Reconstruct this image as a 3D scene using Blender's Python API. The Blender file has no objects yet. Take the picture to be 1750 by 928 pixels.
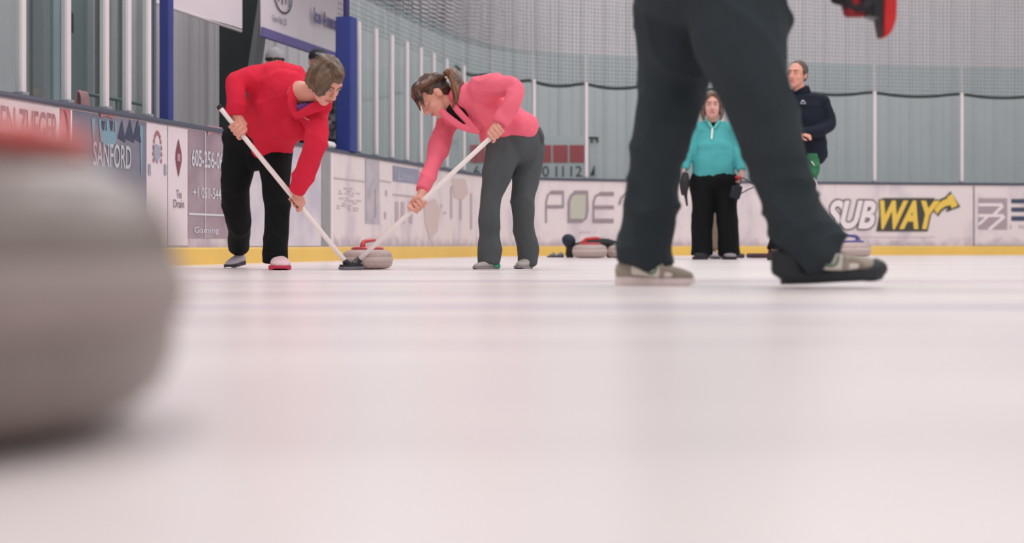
import bpy, bmesh, math, random
import numpy as np
from mathutils import Vector as V, Matrix, noise
random.seed(4)
SC = bpy.context.scene
COL = SC.collection
F, CX, HY, CH = 2430.0, 875.0, 418.0, 0.152      # focal length in pixels, centre column, horizon row, lens height
BT = 1.05                                          # height of the rink boards

def Q(px, py, d):
    return V(((px-CX)/F*d, d, CH+(HY-py)/F*d))
def gy(d): return HY+CH*F/d

# ------------------------------------------------------------------ materials
def lin(c):
    c = c/255.0
    return c/12.92 if c <= 0.04045 else ((c+0.055)/1.055)**2.4
def rgb(t): return (lin(t[0]), lin(t[1]), lin(t[2]), 1.0)
MATS = {}
def mat(name, col, rough=0.7, var=0.0, vscale=8.0, bump=0.0, bscale=60.0, sheen=0.0, spec=0.5, metal=0.0, coat=0.0, col2=None, stretch=(1,1,1), lean=None):
    if name in MATS: return MATS[name]
    m = bpy.data.materials.new(name); m.use_nodes = True
    nt = m.node_tree; b = nt.nodes['Principled BSDF']
    b.inputs['Base Color'].default_value = rgb(col)
    b.inputs['Roughness'].default_value = rough
    b.inputs['Specular IOR Level'].default_value = spec
    b.inputs['Metallic'].default_value = metal
    b.inputs['Sheen Weight'].default_value = sheen
    b.inputs['Sheen Roughness'].default_value = 0.6
    b.inputs['Coat Weight'].default_value = coat
    tc = nt.nodes.new('ShaderNodeTexCoord'); mp = nt.nodes.new('ShaderNodeMapping')
    mp.inputs['Scale'].default_value = stretch
    if lean is not None:
        mp.vector_type = 'TEXTURE'; mp.inputs['Scale'].default_value = tuple(1/x for x in stretch); mp.inputs['Rotation'].default_value = (0, math.radians(lean), 0)
    nt.links.new(tc.outputs['Object'], mp.inputs['Vector'])
    if var > 0 or col2:
        n = nt.nodes.new('ShaderNodeTexNoise'); n.inputs['Scale'].default_value = vscale; n.inputs['Detail'].default_value = 5
        nt.links.new(mp.outputs['Vector'], n.inputs['Vector'])
        r = nt.nodes.new('ShaderNodeValToRGB')
        c = rgb(col); d = rgb(col2) if col2 else tuple(min(1, x*(1-var)) for x in c[:3])+(1,)
        r.color_ramp.elements[0].position = 0.35; r.color_ramp.elements[1].position = 0.65
        r.color_ramp.elements[0].color = d; r.color_ramp.elements[1].color = c
        nt.links.new(n.outputs['Fac'], r.inputs['Fac']); nt.links.new(r.outputs['Color'], b.inputs['Base Color'])
    if bump > 0:
        n2 = nt.nodes.new('ShaderNodeTexNoise'); n2.inputs['Scale'].default_value = bscale; n2.inputs['Detail'].default_value = 3
        nt.links.new(mp.outputs['Vector'], n2.inputs['Vector'])
        bp = nt.nodes.new('ShaderNodeBump'); bp.inputs['Strength'].default_value = bump; bp.inputs['Distance'].default_value = 0.01
        nt.links.new(n2.outputs['Fac'], bp.inputs['Height']); nt.links.new(bp.outputs['Normal'], b.inputs['Normal'])
    MATS[name] = m
    return m

def glass_mat():
    m = bpy.data.materials.new('rink_glass'); m.use_nodes = True
    nt = m.node_tree; nt.nodes.clear()
    o = nt.nodes.new('ShaderNodeOutputMaterial'); t = nt.nodes.new('ShaderNodeBsdfTransparent'); g = nt.nodes.new('ShaderNodeBsdfGlossy')
    t.inputs['Color'].default_value = (0.87, 0.92, 0.912, 1); g.inputs['Roughness'].default_value = 0.02
    g.inputs['Color'].default_value = (0.9, 0.97, 0.96, 1)
    ge = nt.nodes.new('ShaderNodeNewGeometry'); dt = nt.nodes.new('ShaderNodeVectorMath'); dt.operation = 'DOT_PRODUCT'
    nt.links.new(ge.outputs['Incoming'], dt.inputs[0]); nt.links.new(ge.outputs['Normal'], dt.inputs[1])
    prev = dt.outputs['Value']
    for op, v, first in (('ABSOLUTE', 0, True), ('SUBTRACT', 1.0, False), ('POWER', 5.0, True), ('MULTIPLY_ADD', 0.75, True)):
        a = nt.nodes.new('ShaderNodeMath'); a.operation = op
        if op == 'SUBTRACT': a.inputs[0].default_value = v; nt.links.new(prev, a.inputs[1])
        else:
            nt.links.new(prev, a.inputs[0])
            if op != 'ABSOLUTE': a.inputs[1].default_value = v
            if op == 'MULTIPLY_ADD': a.inputs[2].default_value = 0.03
        prev = a.outputs[0]
    fr = a
    mx = nt.nodes.new('ShaderNodeMixShader')
    nt.links.new(fr.outputs[0], mx.inputs[0]); nt.links.new(t.outputs[0], mx.inputs[1]); nt.links.new(g.outputs[0], mx.inputs[2])
    nt.links.new(mx.outputs[0], o.inputs['Surface'])
    return m
def net_mat(name='woven_net', fade=None):
    m = bpy.data.materials.new(name); m.use_nodes = True
    nt = m.node_tree; nt.nodes.clear()
    o = nt.nodes.new('ShaderNodeOutputMaterial'); t = nt.nodes.new('ShaderNodeBsdfTransparent'); d = nt.nodes.new('ShaderNodeBsdfDiffuse')
    d.inputs['Color'].default_value = rgb((64, 64, 68))
    uv = nt.nodes.new('ShaderNodeUVMap'); sp = nt.nodes.new('ShaderNodeSeparateXYZ'); nt.links.new(uv.outputs[0], sp.inputs[0])
    outs = []; mr = None
    if fade:
        mr = nt.nodes.new('ShaderNodeMapRange'); mr.inputs['From Min'].default_value, mr.inputs['From Max'].default_value, mr.inputs['To Min'].default_value, mr.inputs['To Max'].default_value = fade
        nt.links.new(sp.outputs[0], mr.inputs['Value'])
    for k in (0, 1):
        a = nt.nodes.new('ShaderNodeMath'); a.operation = 'DIVIDE'; a.inputs[1].default_value = 0.052
        f = nt.nodes.new('ShaderNodeMath'); f.operation = 'FRACT'
        l = nt.nodes.new('ShaderNodeMath'); l.operation = 'LESS_THAN'; l.inputs[1].default_value = 0.078
        nt.links.new(sp.outputs[k], a.inputs[0]); nt.links.new(a.outputs[0], f.inputs[0]); nt.links.new(f.outputs[0], l.inputs[0]); outs.append(l)
        if mr: nt.links.new(mr.outputs[0], l.inputs[1])
    mxm = nt.nodes.new('ShaderNodeMath'); mxm.operation = 'MAXIMUM'
    nt.links.new(outs[0].outputs[0], mxm.inputs[0]); nt.links.new(outs[1].outputs[0], mxm.inputs[1])
    mx = nt.nodes.new('ShaderNodeMixShader')
    nt.links.new(mxm.outputs[0], mx.inputs[0]); nt.links.new(t.outputs[0], mx.inputs[1]); nt.links.new(d.outputs[0], mx.inputs[2])
    nt.links.new(mx.outputs[0], o.inputs['Surface'])
    return m

# ------------------------------------------------------------------ object helpers
def tag(o, label=None, cat=None, group=None, kind=None):
    if label: o['label'] = label
    if cat: o['category'] = cat
    if group: o['group'] = group
    if kind: o['kind'] = kind
    return o
def thing(name, label, cat, loc, group=None):
    o = bpy.data.objects.new(name, None); COL.objects.link(o); o.location = loc; o.empty_display_size = 0.1
    return tag(o, label, cat, group)
def wloc(o):
    p = V((0, 0, 0))
    while o: p = p+o.location; o = o.parent
    return p
def link(name, me, m, parent=None, label=None, smooth=True, loc=None):
    """link a mesh given in world coordinates as ONE object"""
    o = bpy.data.objects.new(name, me); COL.objects.link(o)
    base = wloc(parent) if parent else (V(loc) if loc else V((0, 0, 0)))
    me.transform(Matrix.Translation(-base))
    if parent: o.parent = parent
    else: o.location = base
    if m: me.materials.clear(); me.materials.append(m)
    if smooth: me.polygons.foreach_set('use_smooth', [True]*len(me.polygons))
    me.update()
    if label: o['label'] = label
    return o
def obj(name, bm, m, parent=None, label=None, smooth=False, loc=None):
    bmesh.ops.recalc_face_normals(bm, faces=bm.faces)
    me = bpy.data.meshes.new(name); bm.to_mesh(me); bm.free()
    return link(name, me, m, parent, label, smooth, loc)
BM = bmesh.new

def box(bm, c, size, rot=None, bev=0.0):
    r = bmesh.ops.create_cube(bm, size=1.0)
    M = Matrix.Translation(c) @ (rot.to_4x4() if rot else Matrix()) @ Matrix.Diagonal((*size, 1))
    bmesh.ops.transform(bm, matrix=M, verts=r['verts'])
    if bev > 0:
        es = list({e for v in r['verts'] for e in v.link_edges})
        bmesh.ops.bevel(bm, geom=es, offset=bev, segments=2, affect='EDGES', profile=0.5)
def frame(x, up=V((0, 0, 1))):
    """rotation whose columns are x, y, z with x kept"""
    x = V(x).normalized(); y = V(up).cross(x).normalized(); z = x.cross(y)
    return Matrix((x, y, z)).transposed()
def ball(bm, c, r, rot=None, seg=20, rings=12):
    if not hasattr(r, '__len__'): r = (r, r, r)
    q = bmesh.ops.create_uvsphere(bm, u_segments=seg, v_segments=rings, radius=1.0)
    M = Matrix.Translation(c) @ (rot.to_4x4() if rot else Matrix()) @ Matrix.Diagonal((*r, 1))
    bmesh.ops.transform(bm, matrix=M, verts=q['verts'])
def cr(pts, n):
    """Catmull-Rom through rows of an array"""
    P = np.array(pts, float); P = np.vstack([2*P[0]-P[1], P, 2*P[-1]-P[-2]]); out = []
    for i in range(1, len(P)-2):
        for k in range(n):
            t = k/n; a, b, c, d = P[i-1], P[i], P[i+1], P[i+2]
            out.append(0.5*((2*b)+(-a+c)*t+(2*a-5*b+4*c-d)*t*t+(-a+3*b-3*c+d)*t**3))
    out.append(P[-2]); return np.array(out)
def tube(bm, pts, rad, side=None, seg=18, n=5, cap=1.0, cap0=None):
    """swept elliptical tube with rounded ends; rad entries are r or (a, b), a along side"""
    cap0 = cap if cap0 is None else cap0
    rows = [list(p)+(list(r) if hasattr(r, '__len__') else [r, r]) for p, r in zip(pts, rad)]
    A = cr(rows, n) if len(rows) > 2 else np.array([np.array(rows[0])*(1-t)+np.array(rows[1])*t for t in np.linspace(0, 1, n+1)])
    C = [V(a[:3]) for a in A]; R = [(max(a[3], 1e-4), max(a[4], 1e-4)) for a in A]
    T = []
    for i in range(len(C)):
        T.append((C[min(i+1, len(C)-1)]-C[max(i-1, 0)]).normalized())
    s = V(side) if side is not None else (V((0, 1, 0)) if abs(T[0].y) < 0.9 else V((1, 0, 0)))
    rings = []
    def ring(c, t, a, b):
        nonlocal s
        x = (s-t*s.dot(t))
        if x.length < 1e-4: x = t.orthogonal()
        x.normalize(); y = t.cross(x)
        if side is None: s = x
        rings.append([bm.verts.new(c+x*(a*math.cos(2*math.pi*k/seg))+y*(b*math.sin(2*math.pi*k/seg))) for k in range(seg)])
    for k in (80, 60, 40, 20):
        h = min(R[0])*cap0; an = math.radians(k)
        ring(C[0]-T[0]*h*math.sin(an), T[0], R[0][0]*math.cos(an), R[0][1]*math.cos(an))
    for c, t, r in zip(C, T, R): ring(c, t, *r)
    for k in (20, 40, 60, 80):
        h = min(R[-1])*cap; an = math.radians(k)
        ring(C[-1]+T[-1]*h*math.sin(an), T[-1], R[-1][0]*math.cos(an), R[-1][1]*math.cos(an))
    for a, b in zip(rings[:-1], rings[1:]):
        for k in range(seg): bm.faces.new((a[k], a[(k+1) % seg], b[(k+1) % seg], b[k]))
    bm.faces.new(rings[0][::-1]); bm.faces.new(rings[-1])
def lathe(bm, prof, c, seg=64, k=1.0):
    rings = []
    for r, z in prof:
        if r < 1e-6: rings.append([bm.verts.new(V((c[0], c[1], c[2]+z*k)))])
        else: rings.append([bm.verts.new(V((c[0]+r*k*math.cos(2*math.pi*i/seg), c[1]+r*k*math.sin(2*math.pi*i/seg), c[2]+z*k))) for i in range(seg)])
    for a, b in zip(rings[:-1], rings[1:]):
        for i in range(seg):
            j = (i+1) % seg
            if len(a) == 1: bm.faces.new((a[0], b[i], b[j]))
            elif len(b) == 1: bm.faces.new((a[i], a[j], b[0]))
            else: bm.faces.new((a[i], a[j], b[j], b[i]))
def organic(name, bm, voxel, m, parent, smooth=6, fac=0.5, disp=None, carve=None, thick=0.0, label=None, loc=None):
    """merge overlapping volumes into one continuous skin"""
    bmesh.ops.recalc_face_normals(bm, faces=bm.faces)
    me = bpy.data.meshes.new('t'); bm.to_mesh(me); bm.free()
    o = bpy.data.objects.new('t', me); COL.objects.link(o)
    r = o.modifiers.new('r', 'REMESH'); r.mode = 'VOXEL'; r.voxel_size = voxel
    s = o.modifiers.new('s', 'SMOOTH'); s.iterations = smooth; s.factor = fac
    dg = bpy.context.evaluated_depsgraph_get()
    out = bpy.data.meshes.new_from_object(o.evaluated_get(dg))
    bpy.data.objects.remove(o); bpy.data.meshes.remove(me)
    if disp:
        co = [v.co.copy() for v in out.vertices]; no = [v.normal.copy() for v in out.vertices]
        for v, c, n in zip(out.vertices, co, no): v.co = c+n*disp(c)
    if carve:
        b = bmesh.new(); b.from_mesh(out)
        bmesh.ops.delete(b, geom=[v for v in b.verts if carve(v.co, v.normal)], context='VERTS')
        if thick:
            ed = [e for e in b.edges if e.is_boundary]
            ex = bmesh.ops.extrude_edge_only(b, edges=ed)
            vs = [g for g in ex['geom'] if isinstance(g, bmesh.types.BMVert)]
            b.normal_update()
            for v in vs: v.co -= v.normal*thick if v.normal.length else V((0, 0, 0))
        b.to_mesh(out); b.free()
    return link(name, out, m, parent, label, True, loc)
def folds(amp, sx=(9, 9, 4), seed=0.0):
    def f(c):
        p = V((c.x*sx[0]+seed, c.y*sx[1]+seed*1.7, c.z*sx[2]))
        w = V((p.x*.55+p.z*.35, p.y*.45, p.z*.8-p.x*.25))
        return amp*(.7*noise.noise(p)+0.35*noise.noise(p*2.3)+0.95*((1-abs(noise.noise(w)))**5-.25))
    return f
def inpoly(poly, x, y):
    c = False; j = len(poly)-1
    for i in range(len(poly)):
        xi, yi = poly[i]; xj, yj = poly[j]
        if (yi > y) != (yj > y) and x < (xj-xi)*(y-yi)/(yj-yi)+xi: c = not c
        j = i
    return c
def front_poly(poly, dmax):
    """true on the front of a garment inside a neckline given by its outline"""
    def f(co, no):
        if co.y > dmax: return False
        return inpoly(poly, CX+co.x*F/co.y, HY-(co.z-CH)*F/co.y)
    return f

# ------------------------------------------------------------------ the line of the rink boards in plan
PATH = cr([(-4.64, 2.0), (-3.60, 6.0), (-2.99, 8.30), (-2.54, 10.0), (-2.015, 12.0), (-1.49, 14.0), (-0.99, 15.9), (-0.55, 17.55), (-0.12, 18.5), (0.55, 19.12), (1.54, 19.50),
           (3.0, 19.93), (4.40, 20.27), (6.69, 20.68), (9.5, 20.9), (12.5, 20.7)], 40)
SEG = np.r_[0, np.cumsum(np.hypot(*np.diff(PATH, axis=0).T))]
UU = np.arange(0, SEG[-1], 0.04)
PX, PY = np.interp(UU, SEG, PATH[:, 0]), np.interp(UU, SEG, PATH[:, 1])
TX, TY = np.gradient(PX), np.gradient(PY); L_ = np.hypot(TX, TY); TX /= L_; TY /= L_
COLPX = CX+F*PX/PY
def U(px): return float(np.interp(px, COLPX, UU))
def S(px): return F/float(np.interp(U(px), UU, PY))                 # pixels per metre on the boards there
def Zat(px, y): return CH+(HY-y)/S(px)
def W(u, z, off=0.0):
    x, y = np.interp(u, UU, PX), np.interp(u, UU, PY); tx, ty = np.interp(u, UU, TX), np.interp(u, UU, TY)
    return V((x+ty*off, y-tx*off, z))
def wtan(u): return V((float(np.interp(u, UU, TX)), float(np.interp(u, UU, TY)), 0))
def strip(bm, u0, u1, prof, step=0.12, close=True):
    """extrude a closed (offset, z) profile along the boards"""
    n = max(1, int(math.ceil((u1-u0)/step))); rings = []
    for i in range(n+1):
        u = u0+(u1-u0)*i/n
        rings.append([bm.verts.new(W(u, z, o)) for o, z in prof])
    k = len(prof)
    for a, b in zip(rings[:-1], rings[1:]):
        for j in range(k if close else k-1): bm.faces.new((a[j], a[(j+1) % k], b[(j+1) % k], b[j]))
    if close: bm.faces.new(rings[0][::-1]); bm.faces.new(rings[-1])
def rect(o0, o1, z0, z1): return [(o0, z0), (o1, z0), (o1, z1), (o0, z1)]
def wpoly(bm, pts, off, flat=True):
    """flat printed polygon on the boards, pts in (px, y)"""
    pm = sum(p[0] for p in pts)/len(pts)
    f = bm.faces.new([bm.verts.new(W(U(p[0]), Zat(p[0], p[1]), off)) for p in pts])
    bmesh.ops.triangulate(bm, faces=[f])
def wrect(bm, p0, p1, z0, z1, off):
    u0, u1 = U(p0), U(p1); n = max(1, int((u1-u0)/0.15))
    g = [[bm.verts.new(W(u0+(u1-u0)*i/n, z, off)) for z in (z0, z1)] for i in range(n+1)]
    for a, b in zip(g[:-1], g[1:]): bm.faces.new((a[0], b[0], b[1], a[1]))
def text_geo(body, bold=0.0, shear=0.0):
    cu = bpy.data.curves.new('t', 'FONT'); cu.body = body; cu.offset = bold; cu.shear = shear; cu.resolution_u = 4
    o = bpy.data.objects.new('t', cu); COL.objects.link(o)
    dg = bpy.context.evaluated_depsgraph_get()
    me = bpy.data.meshes.new_from_object(o.evaluated_get(dg))
    vs = np.array([v.co[:2] for v in me.vertices]); fs = [list(p.vertices) for p in me.polygons]
    bpy.data.objects.remove(o); bpy.data.curves.remove(cu); bpy.data.meshes.remove(me)
    return vs, fs
def fit01(vs, ref=None):
    r = vs if ref is None else ref
    lo, hi = r.min(0), r.max(0)
    return (vs-lo)/(hi-lo)
def wtext(bm, body, p0, p1, z0, z1, off, bold=0.0, shear=0.0, ref=None):
    vs, fs = text_geo(body, bold, shear)
    t = fit01(vs, ref); u0, u1 = U(p0), U(p1)
    vv = [bm.verts.new(W(u0+(u1-u0)*a, z0+(z1-z0)*b, off)) for a, b in t]
    for f in fs:
        try: bm.faces.new([vv[i] for i in f])
        except ValueError: pass
    return vs
def ptext(bm, body, org, xv, zv, w, h, bold=0.0, shear=0.0):
    vs, fs = text_geo(body, bold, shear); t = fit01(vs)
    vv = [bm.verts.new(V(org)+V(xv)*(w*a)+V(zv)*(h*b)) for a, b in t]
    for f in fs:
        try: bm.faces.new([vv[i] for i in f])
        except ValueError: pass

# ------------------------------------------------------------------ camera, light
cam = bpy.data.cameras.new('camera'); cam.sensor_width = 36; cam.sensor_fit = 'HORIZONTAL'; cam.lens = 36*F/1750
cam.shift_y = (HY-464)/1750.0
cam.dof.use_dof = True; cam.dof.focus_distance = 9.2; cam.dof.aperture_fstop = 1.55; cam.dof.aperture_blades = 0
co = bpy.data.objects.new('camera', cam); COL.objects.link(co); co.location = (0, 0, CH); co.rotation_euler = (math.pi/2, 0, 0)
SC.camera = co
w = bpy.data.worlds.new('world'); SC.world = w; w.use_nodes = True
w.node_tree.nodes['Background'].inputs[0].default_value = (1.0, 0.965, 0.985, 1); w.node_tree.nodes['Background'].inputs[1].default_value = 0.56
def lamp(x, y, z, sx, sy, p):
    l = bpy.data.lights.new('arena_lamp', 'AREA'); l.shape = 'RECTANGLE'; l.size = sx; l.size_y = sy; l.energy = p; l.color = (1, 0.97, 0.98)
    o = bpy.data.objects.new('arena_lamp', l); COL.objects.link(o); o.location = (x, y, z)
for x in (-1.5, 3.5, 9.0):
    for y in (1.0, 6.5, 12.0, 17.5): lamp(x, y, 7.5, 1.2, 2.4, 112)
vs_ = SC.view_settings
vs_.view_transform = 'Standard'; vs_.look = 'None'; vs_.exposure = 0.0; vs_.gamma = 1.0; vs_.use_curve_mapping = False
SC.cycles.transparent_max_bounces = 24; SC.cycles.max_bounces = 8

# ------------------------------------------------------------------ ice sheet
def ice_mat():
    m = bpy.data.materials.new('pebbled_ice'); m.use_nodes = True; nt = m.node_tree; b = nt.nodes['Principled BSDF']
    b.inputs['IOR'].default_value = 1.36; b.inputs['Specular IOR Level'].default_value = 0.5
    tc = nt.nodes.new('ShaderNodeTexCoord'); mp = nt.nodes.new('ShaderNodeMapping'); mp.inputs['Scale'].default_value = (0.35, 1.5, 1)
    nt.links.new(tc.outputs['Object'], mp.inputs['Vector'])
    n = nt.nodes.new('ShaderNodeTexNoise'); n.inputs['Scale'].default_value = 1.3; n.inputs['Detail'].default_value = 4
    nt.links.new(mp.outputs[0], n.inputs['Vector'])
    r = nt.nodes.new('ShaderNodeValToRGB'); r.color_ramp.elements[0].position = 0.3; r.color_ramp.elements[1].position = 0.7
    r.color_ramp.elements[0].color = rgb((226, 215, 215)); r.color_ramp.elements[1].color = rgb((240, 230, 227))
    nt.links.new(n.outputs['Fac'], r.inputs['Fac']); nt.links.new(r.outputs['Color'], b.inputs['Base Color'])
    q = nt.nodes.new('ShaderNodeMapRange'); q.inputs['To Min'].default_value = 0.22; q.inputs['To Max'].default_value = 0.36
    nt.links.new(n.outputs['Fac'], q.inputs['Value']); nt.links.new(q.outputs[0], b.inputs['Roughness'])
    n2 = nt.nodes.new('ShaderNodeTexNoise'); n2.inputs['Scale'].default_value = 55; nt.links.new(tc.outputs['Object'], n2.inputs['Vector'])
    bp = nt.nodes.new('ShaderNodeBump'); bp.inputs['Strength'].default_value = 0.12; bp.inputs['Distance'].default_value = 0.004
    nt.links.new(n2.outputs['Fac'], bp.inputs['Height']); nt.links.new(bp.outputs['Normal'], b.inputs['Normal'])
    return m
ICE = ice_mat()
bm = BM()
pts = [(x, y) for x, y in zip(PX[::10], PY[::10])]+[(14.5, 20.2), (14.5, -4), (-6.2, -4)]
f = bm.faces.new([bm.verts.new((x, y, 0)) for x, y in pts]); bmesh.ops.triangulate(bm, faces=[f])
tag(obj('floor', bm, ICE), 'white pebbled curling ice sheet', 'ice', kind='structure')
# thin painted lines lying in the ice
bm = BM(); box(bm, (3.0, 3.45, 0.0006), (16, 0.10, 0.001)); o = obj('trim_1', bm, mat('pale_violet_line', (196, 188, 206), 0.3)); tag(o, 'pale violet line painted across the ice', 'line', kind='structure')
bm = BM(); box(bm, (3.0, 5.9, 0.0006), (16, 0.14, 0.001)); o = obj('trim_2', bm, mat('pale_rose_line', (214, 196, 204), 0.3)); tag(o, 'faint rosy line painted across the ice near the walking person', 'line', kind='structure')
bm = BM(); box(bm, (4.0, 11.0, -0.06), (40, 32, 0.05)); tag(obj('floor_slab', bm, mat('concrete', (150, 150, 150), 0.8, 0.1)), 'grey concrete floor beyond the boards', 'floor', kind='structure')

# ------------------------------------------------------------------ hall walls of ribbed sheet metal
def ribbed(name, a, b, h, label, m, pitch=0.36):
    a, b = V((a[0], a[1], 0)), V((b[0], b[1], 0)); t = (b-a).normalized(); n = V((t.y, -t.x, 0)); L = (b-a).length
    prof = []; x = 0
    while x < L:
        for dx, dn in ((0, 0), (.150, 0), (.165, -.012), (.180, 0), (.300, 0), (.318, .035), (.342, .035), (.36, 0)):
            prof.append((x+dx*pitch/.36, dn))
        x += pitch
    bm = BM(); rows = []
    for x, d in prof:
        rows.append([bm.verts.new(a+t*x+n*d+V((0, 0, z))) for z in (0, h)])
    for p, q in zip(rows[:-1], rows[1:]):
        if (q[0].co-p[0].co).length > 1e-6: bm.faces.new((p[0], q[0], q[1], p[1]))
    tag(obj(name, bm, m), label, 'wall', kind='structure')
WALLM = mat('ribbed_sheet_metal', (214, 211, 214), 0.5, 0.05, 1.2)
ribbed('wall_left', (-7.10, 1.4), (-1.72, 21.9), 7, 'light grey ribbed metal wall along the side of the rink', WALLM)
ribbed('wall_back', (-1.72, 21.9), (15, 24.2), 7, 'light grey ribbed metal wall behind the end boards', WALLM)

# grey entrance door in the side wall behind the glass
LW = lambda Y, off=0.0: V((-1.72+(Y-21.9)*.2624+off*.967, Y-off*.2538, 0))
wt = V((.2538, .967, 0))
R_ = frame(wt)
dr = thing('door_1', 'grey steel door with a black pull handle behind the rink glass', 'door', LW(12.77, .08)); dr['kind'] = 'structure'
bm = BM(); box(bm, LW(12.77, .09)+V((0, 0, 1.35)), (.62, .06, 2.7), R_, .01); obj('door_leaf', bm, mat('door_grey', (126, 138, 142), .45), dr)
bm = BM()
for s in (-.35, .35): box(bm, LW(12.77, .10)+wt*s+V((0, 0, 1.4)), (.09, .12, 2.8), R_, .008)
box(bm, LW(12.77, .10)+V((0, 0, 2.76)), (.79, .12, .09), R_, .008)
obj('door_frame', bm, mat('door_frame_grey', (150, 155, 158), .45), dr)
bm = BM(); box(bm, LW(12.77, .125)+wt*-.16+V((0, 0, 1.45)), (.10, .02, 2.4), R_, .004); obj('window_strip', bm, mat('pale_pane', (176, 190, 196), .15), dr)
bm = BM(); c = LW(12.77, .17)+wt*.02+V((0, 0, 2.14))
tube(bm, [c+V((0, 0, -.08)), c+V((0, 0, .08))], [.016]*2)
for z in (-.06, .06): tube(bm, [c+V((0, 0, z)), c+V((0, 0, z))-V((.06, -.015, 0))], [.011]*2)
obj('handle', bm, mat('black_metal', (16, 18, 24), .4), dr, smooth=True)
# pale steel posts of the side wall
k = 0
for Y, wd in ((13.3, .09), (13.68, .07), (14.2, .08)):
    bm = BM(); c = LW(Y, .12)
    box(bm, c+V((0, 0, 3.5)), (wd, .02, 7), R_); box(bm, c+V((.05, -.013, 3.5)), (wd, .02, 7), R_); box(bm, c+V((.025, -.006, 3.5)), (.02, .06, 7), R_)
    k += 1
    tag(obj('column', bm, mat('primed_steel', (150, 156, 160), .5)), 'grey steel wall post number %s from the door behind the glass' % ('one', 'two', 'three')[k-1], 'post', kind='structure')
# tapered dark building frame
def col_poly():
    d0 = 14.35
    a = [Q(376, 200, d0), Q(424, 118, d0), Q(442, 0, d0)]
    xl, xr0 = a[0].x, a[1].x; sl = (a[2].x-a[1].x)/(a[2].z-a[1].z)
    return d0, xl, xr0-sl*(a[1].z-0), xr0+sl*(7-a[1].z)
d0, xl, xb, xt = col_poly()
ct = thing('column', 'dark green-black tapered steel building frame behind the player bench', 'column', (xl, d0, 0)); ct['kind'] = 'structure'
dv = V((.03, .22, 0))
def prism(bm, pts, ex):
    a = [bm.verts.new(V(p)) for p in pts]; b = [bm.verts.new(V(p)+ex) for p in pts]; n = len(pts)
    bm.faces.new(a); bm.faces.new(b[::-1])
    for i in range(n): bm.faces.new((a[i], a[(i+1) % n], b[(i+1) % n], b[i]))
bm = BM(); prism(bm, [(xl, d0, 0), (xb, d0, 0), (xt, d0, 7), (xl, d0, 7)], dv); obj('web', bm, mat('frame_green_black', (36, 46, 47), .6, .1), ct)
bm = BM(); prism(bm, [(xb, d0-.03, 0), (xb+.05, d0-.03, 0), (xt+.05, d0-.03, 7), (xt, d0-.03, 7)], dv*1.2); obj('flange', bm, mat('frame_grey', (120, 124, 126), .5), ct)

# ------------------------------------------------------------------ rink boards
def board_mat():
    m = bpy.data.materials.new('scuffed_white_board'); m.use_nodes = True; nt = m.node_tree; b = nt.nodes['Principled BSDF']
    b.inputs['Roughness'].default_value = .35
    tc = nt.nodes.new('ShaderNodeTexCoord')
    def ns(scale, sc, det=4):
        mp = nt.nodes.new('ShaderNodeMapping'); mp.inputs['Scale'].default_value = sc; nt.links.new(tc.outputs['Object'], mp.inputs[0])
        n = nt.nodes.new('ShaderNodeTexNoise'); n.inputs['Scale'].default_value = scale; n.inputs['Detail'].default_value = det; nt.links.new(mp.outputs[0], n.inputs[0]); return n
    base = rgb((227, 214, 214)); st = rgb((186, 172, 180))
    n = ns(3.2, (1, 1, .45)); r = nt.nodes.new('ShaderNodeValToRGB'); r.color_ramp.elements[0].position = .34; r.color_ramp.elements[1].position = .5
    r.color_ramp.elements[0].color = rgb((206, 194, 200)); r.color_ramp.elements[1].color = base
    nt.links.new(n.outputs[0], r.inputs[0])
    n2 = ns(7.0, (1, 1, .9), 6)
    sep = nt.nodes.new('ShaderNodeSeparateXYZ'); nt.links.new(tc.outputs['Object'], sep.inputs[0])
    mr = nt.nodes.new('ShaderNodeMapRange'); mr.inputs['From Min'].default_value = .30; mr.inputs['From Max'].default_value = .13; mr.inputs['To Max'].default_value = .55
    nt.links.new(sep.outputs[2], mr.inputs[0])
    g = nt.nodes.new('ShaderNodeMath'); g.operation = 'GREATER_THAN'
    ad = nt.nodes.new('ShaderNodeMath'); ad.operation = 'ADD'; nt.links.new(n2.outputs[0], ad.inputs[0]); nt.links.new(mr.outputs[0], ad.inputs[1])
    mr2 = nt.nodes.new('ShaderNodeMapRange'); mr2.inputs['From Min'].default_value = .68; mr2.inputs['From Max'].default_value = 1.05; mr2.inputs['To Max'].default_value = .8
    nt.links.new(ad.outputs[0], mr2.inputs[0])
    mx = nt.nodes.new('ShaderNodeMix'); mx.data_type = 'RGBA'
    nt.links.new(mr2.outputs[0], mx.inputs[0]); nt.links.new(r.outputs[0], mx.inputs[6]); mx.inputs[7].default_value = rgb((170, 156, 168))
    nt.links.new(mx.outputs[2], b.inputs['Base Color'])
    return m
BOARDM = board_mat()
brd = thing('rink_boards', 'white advertising boards with yellow kick strip around the ice', 'rink boards', tuple(W(0, 0)))
u_end = UU[-1]
bm = BM(); strip(bm, 0, u_end, rect(-.10, 0, .01, BT-.03)); obj('board_panel', bm, BOARDM, brd)
bm = BM(); strip(bm, 0, u_end, [(0, .0), (.022, .0), (.022, .118), (.012, .13), (0, .13)]); obj('kick_strip', bm, mat('yellow_plastic', (236, 196, 98), .4, .06, 3), brd, 'yellow kick strip along the ice')
bm = BM(); strip(bm, 0, u_end, [(-.115, BT-.035), (.014, BT-.035), (.02, BT-.02), (.014, BT), (-.115, BT)]); obj('cap_rail', bm, mat('slate_rail', (66, 70, 88), .4), brd, 'dark slate cap rail')
bm = BM()
for p in (566.5, 1432): wrect(bm, p-1.2*S(p)/180, p+1.2*S(p)/180, .14, BT-.04, .004)
obj('seam', bm, mat('white_strip', (240, 230, 230), .4), brd)

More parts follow.
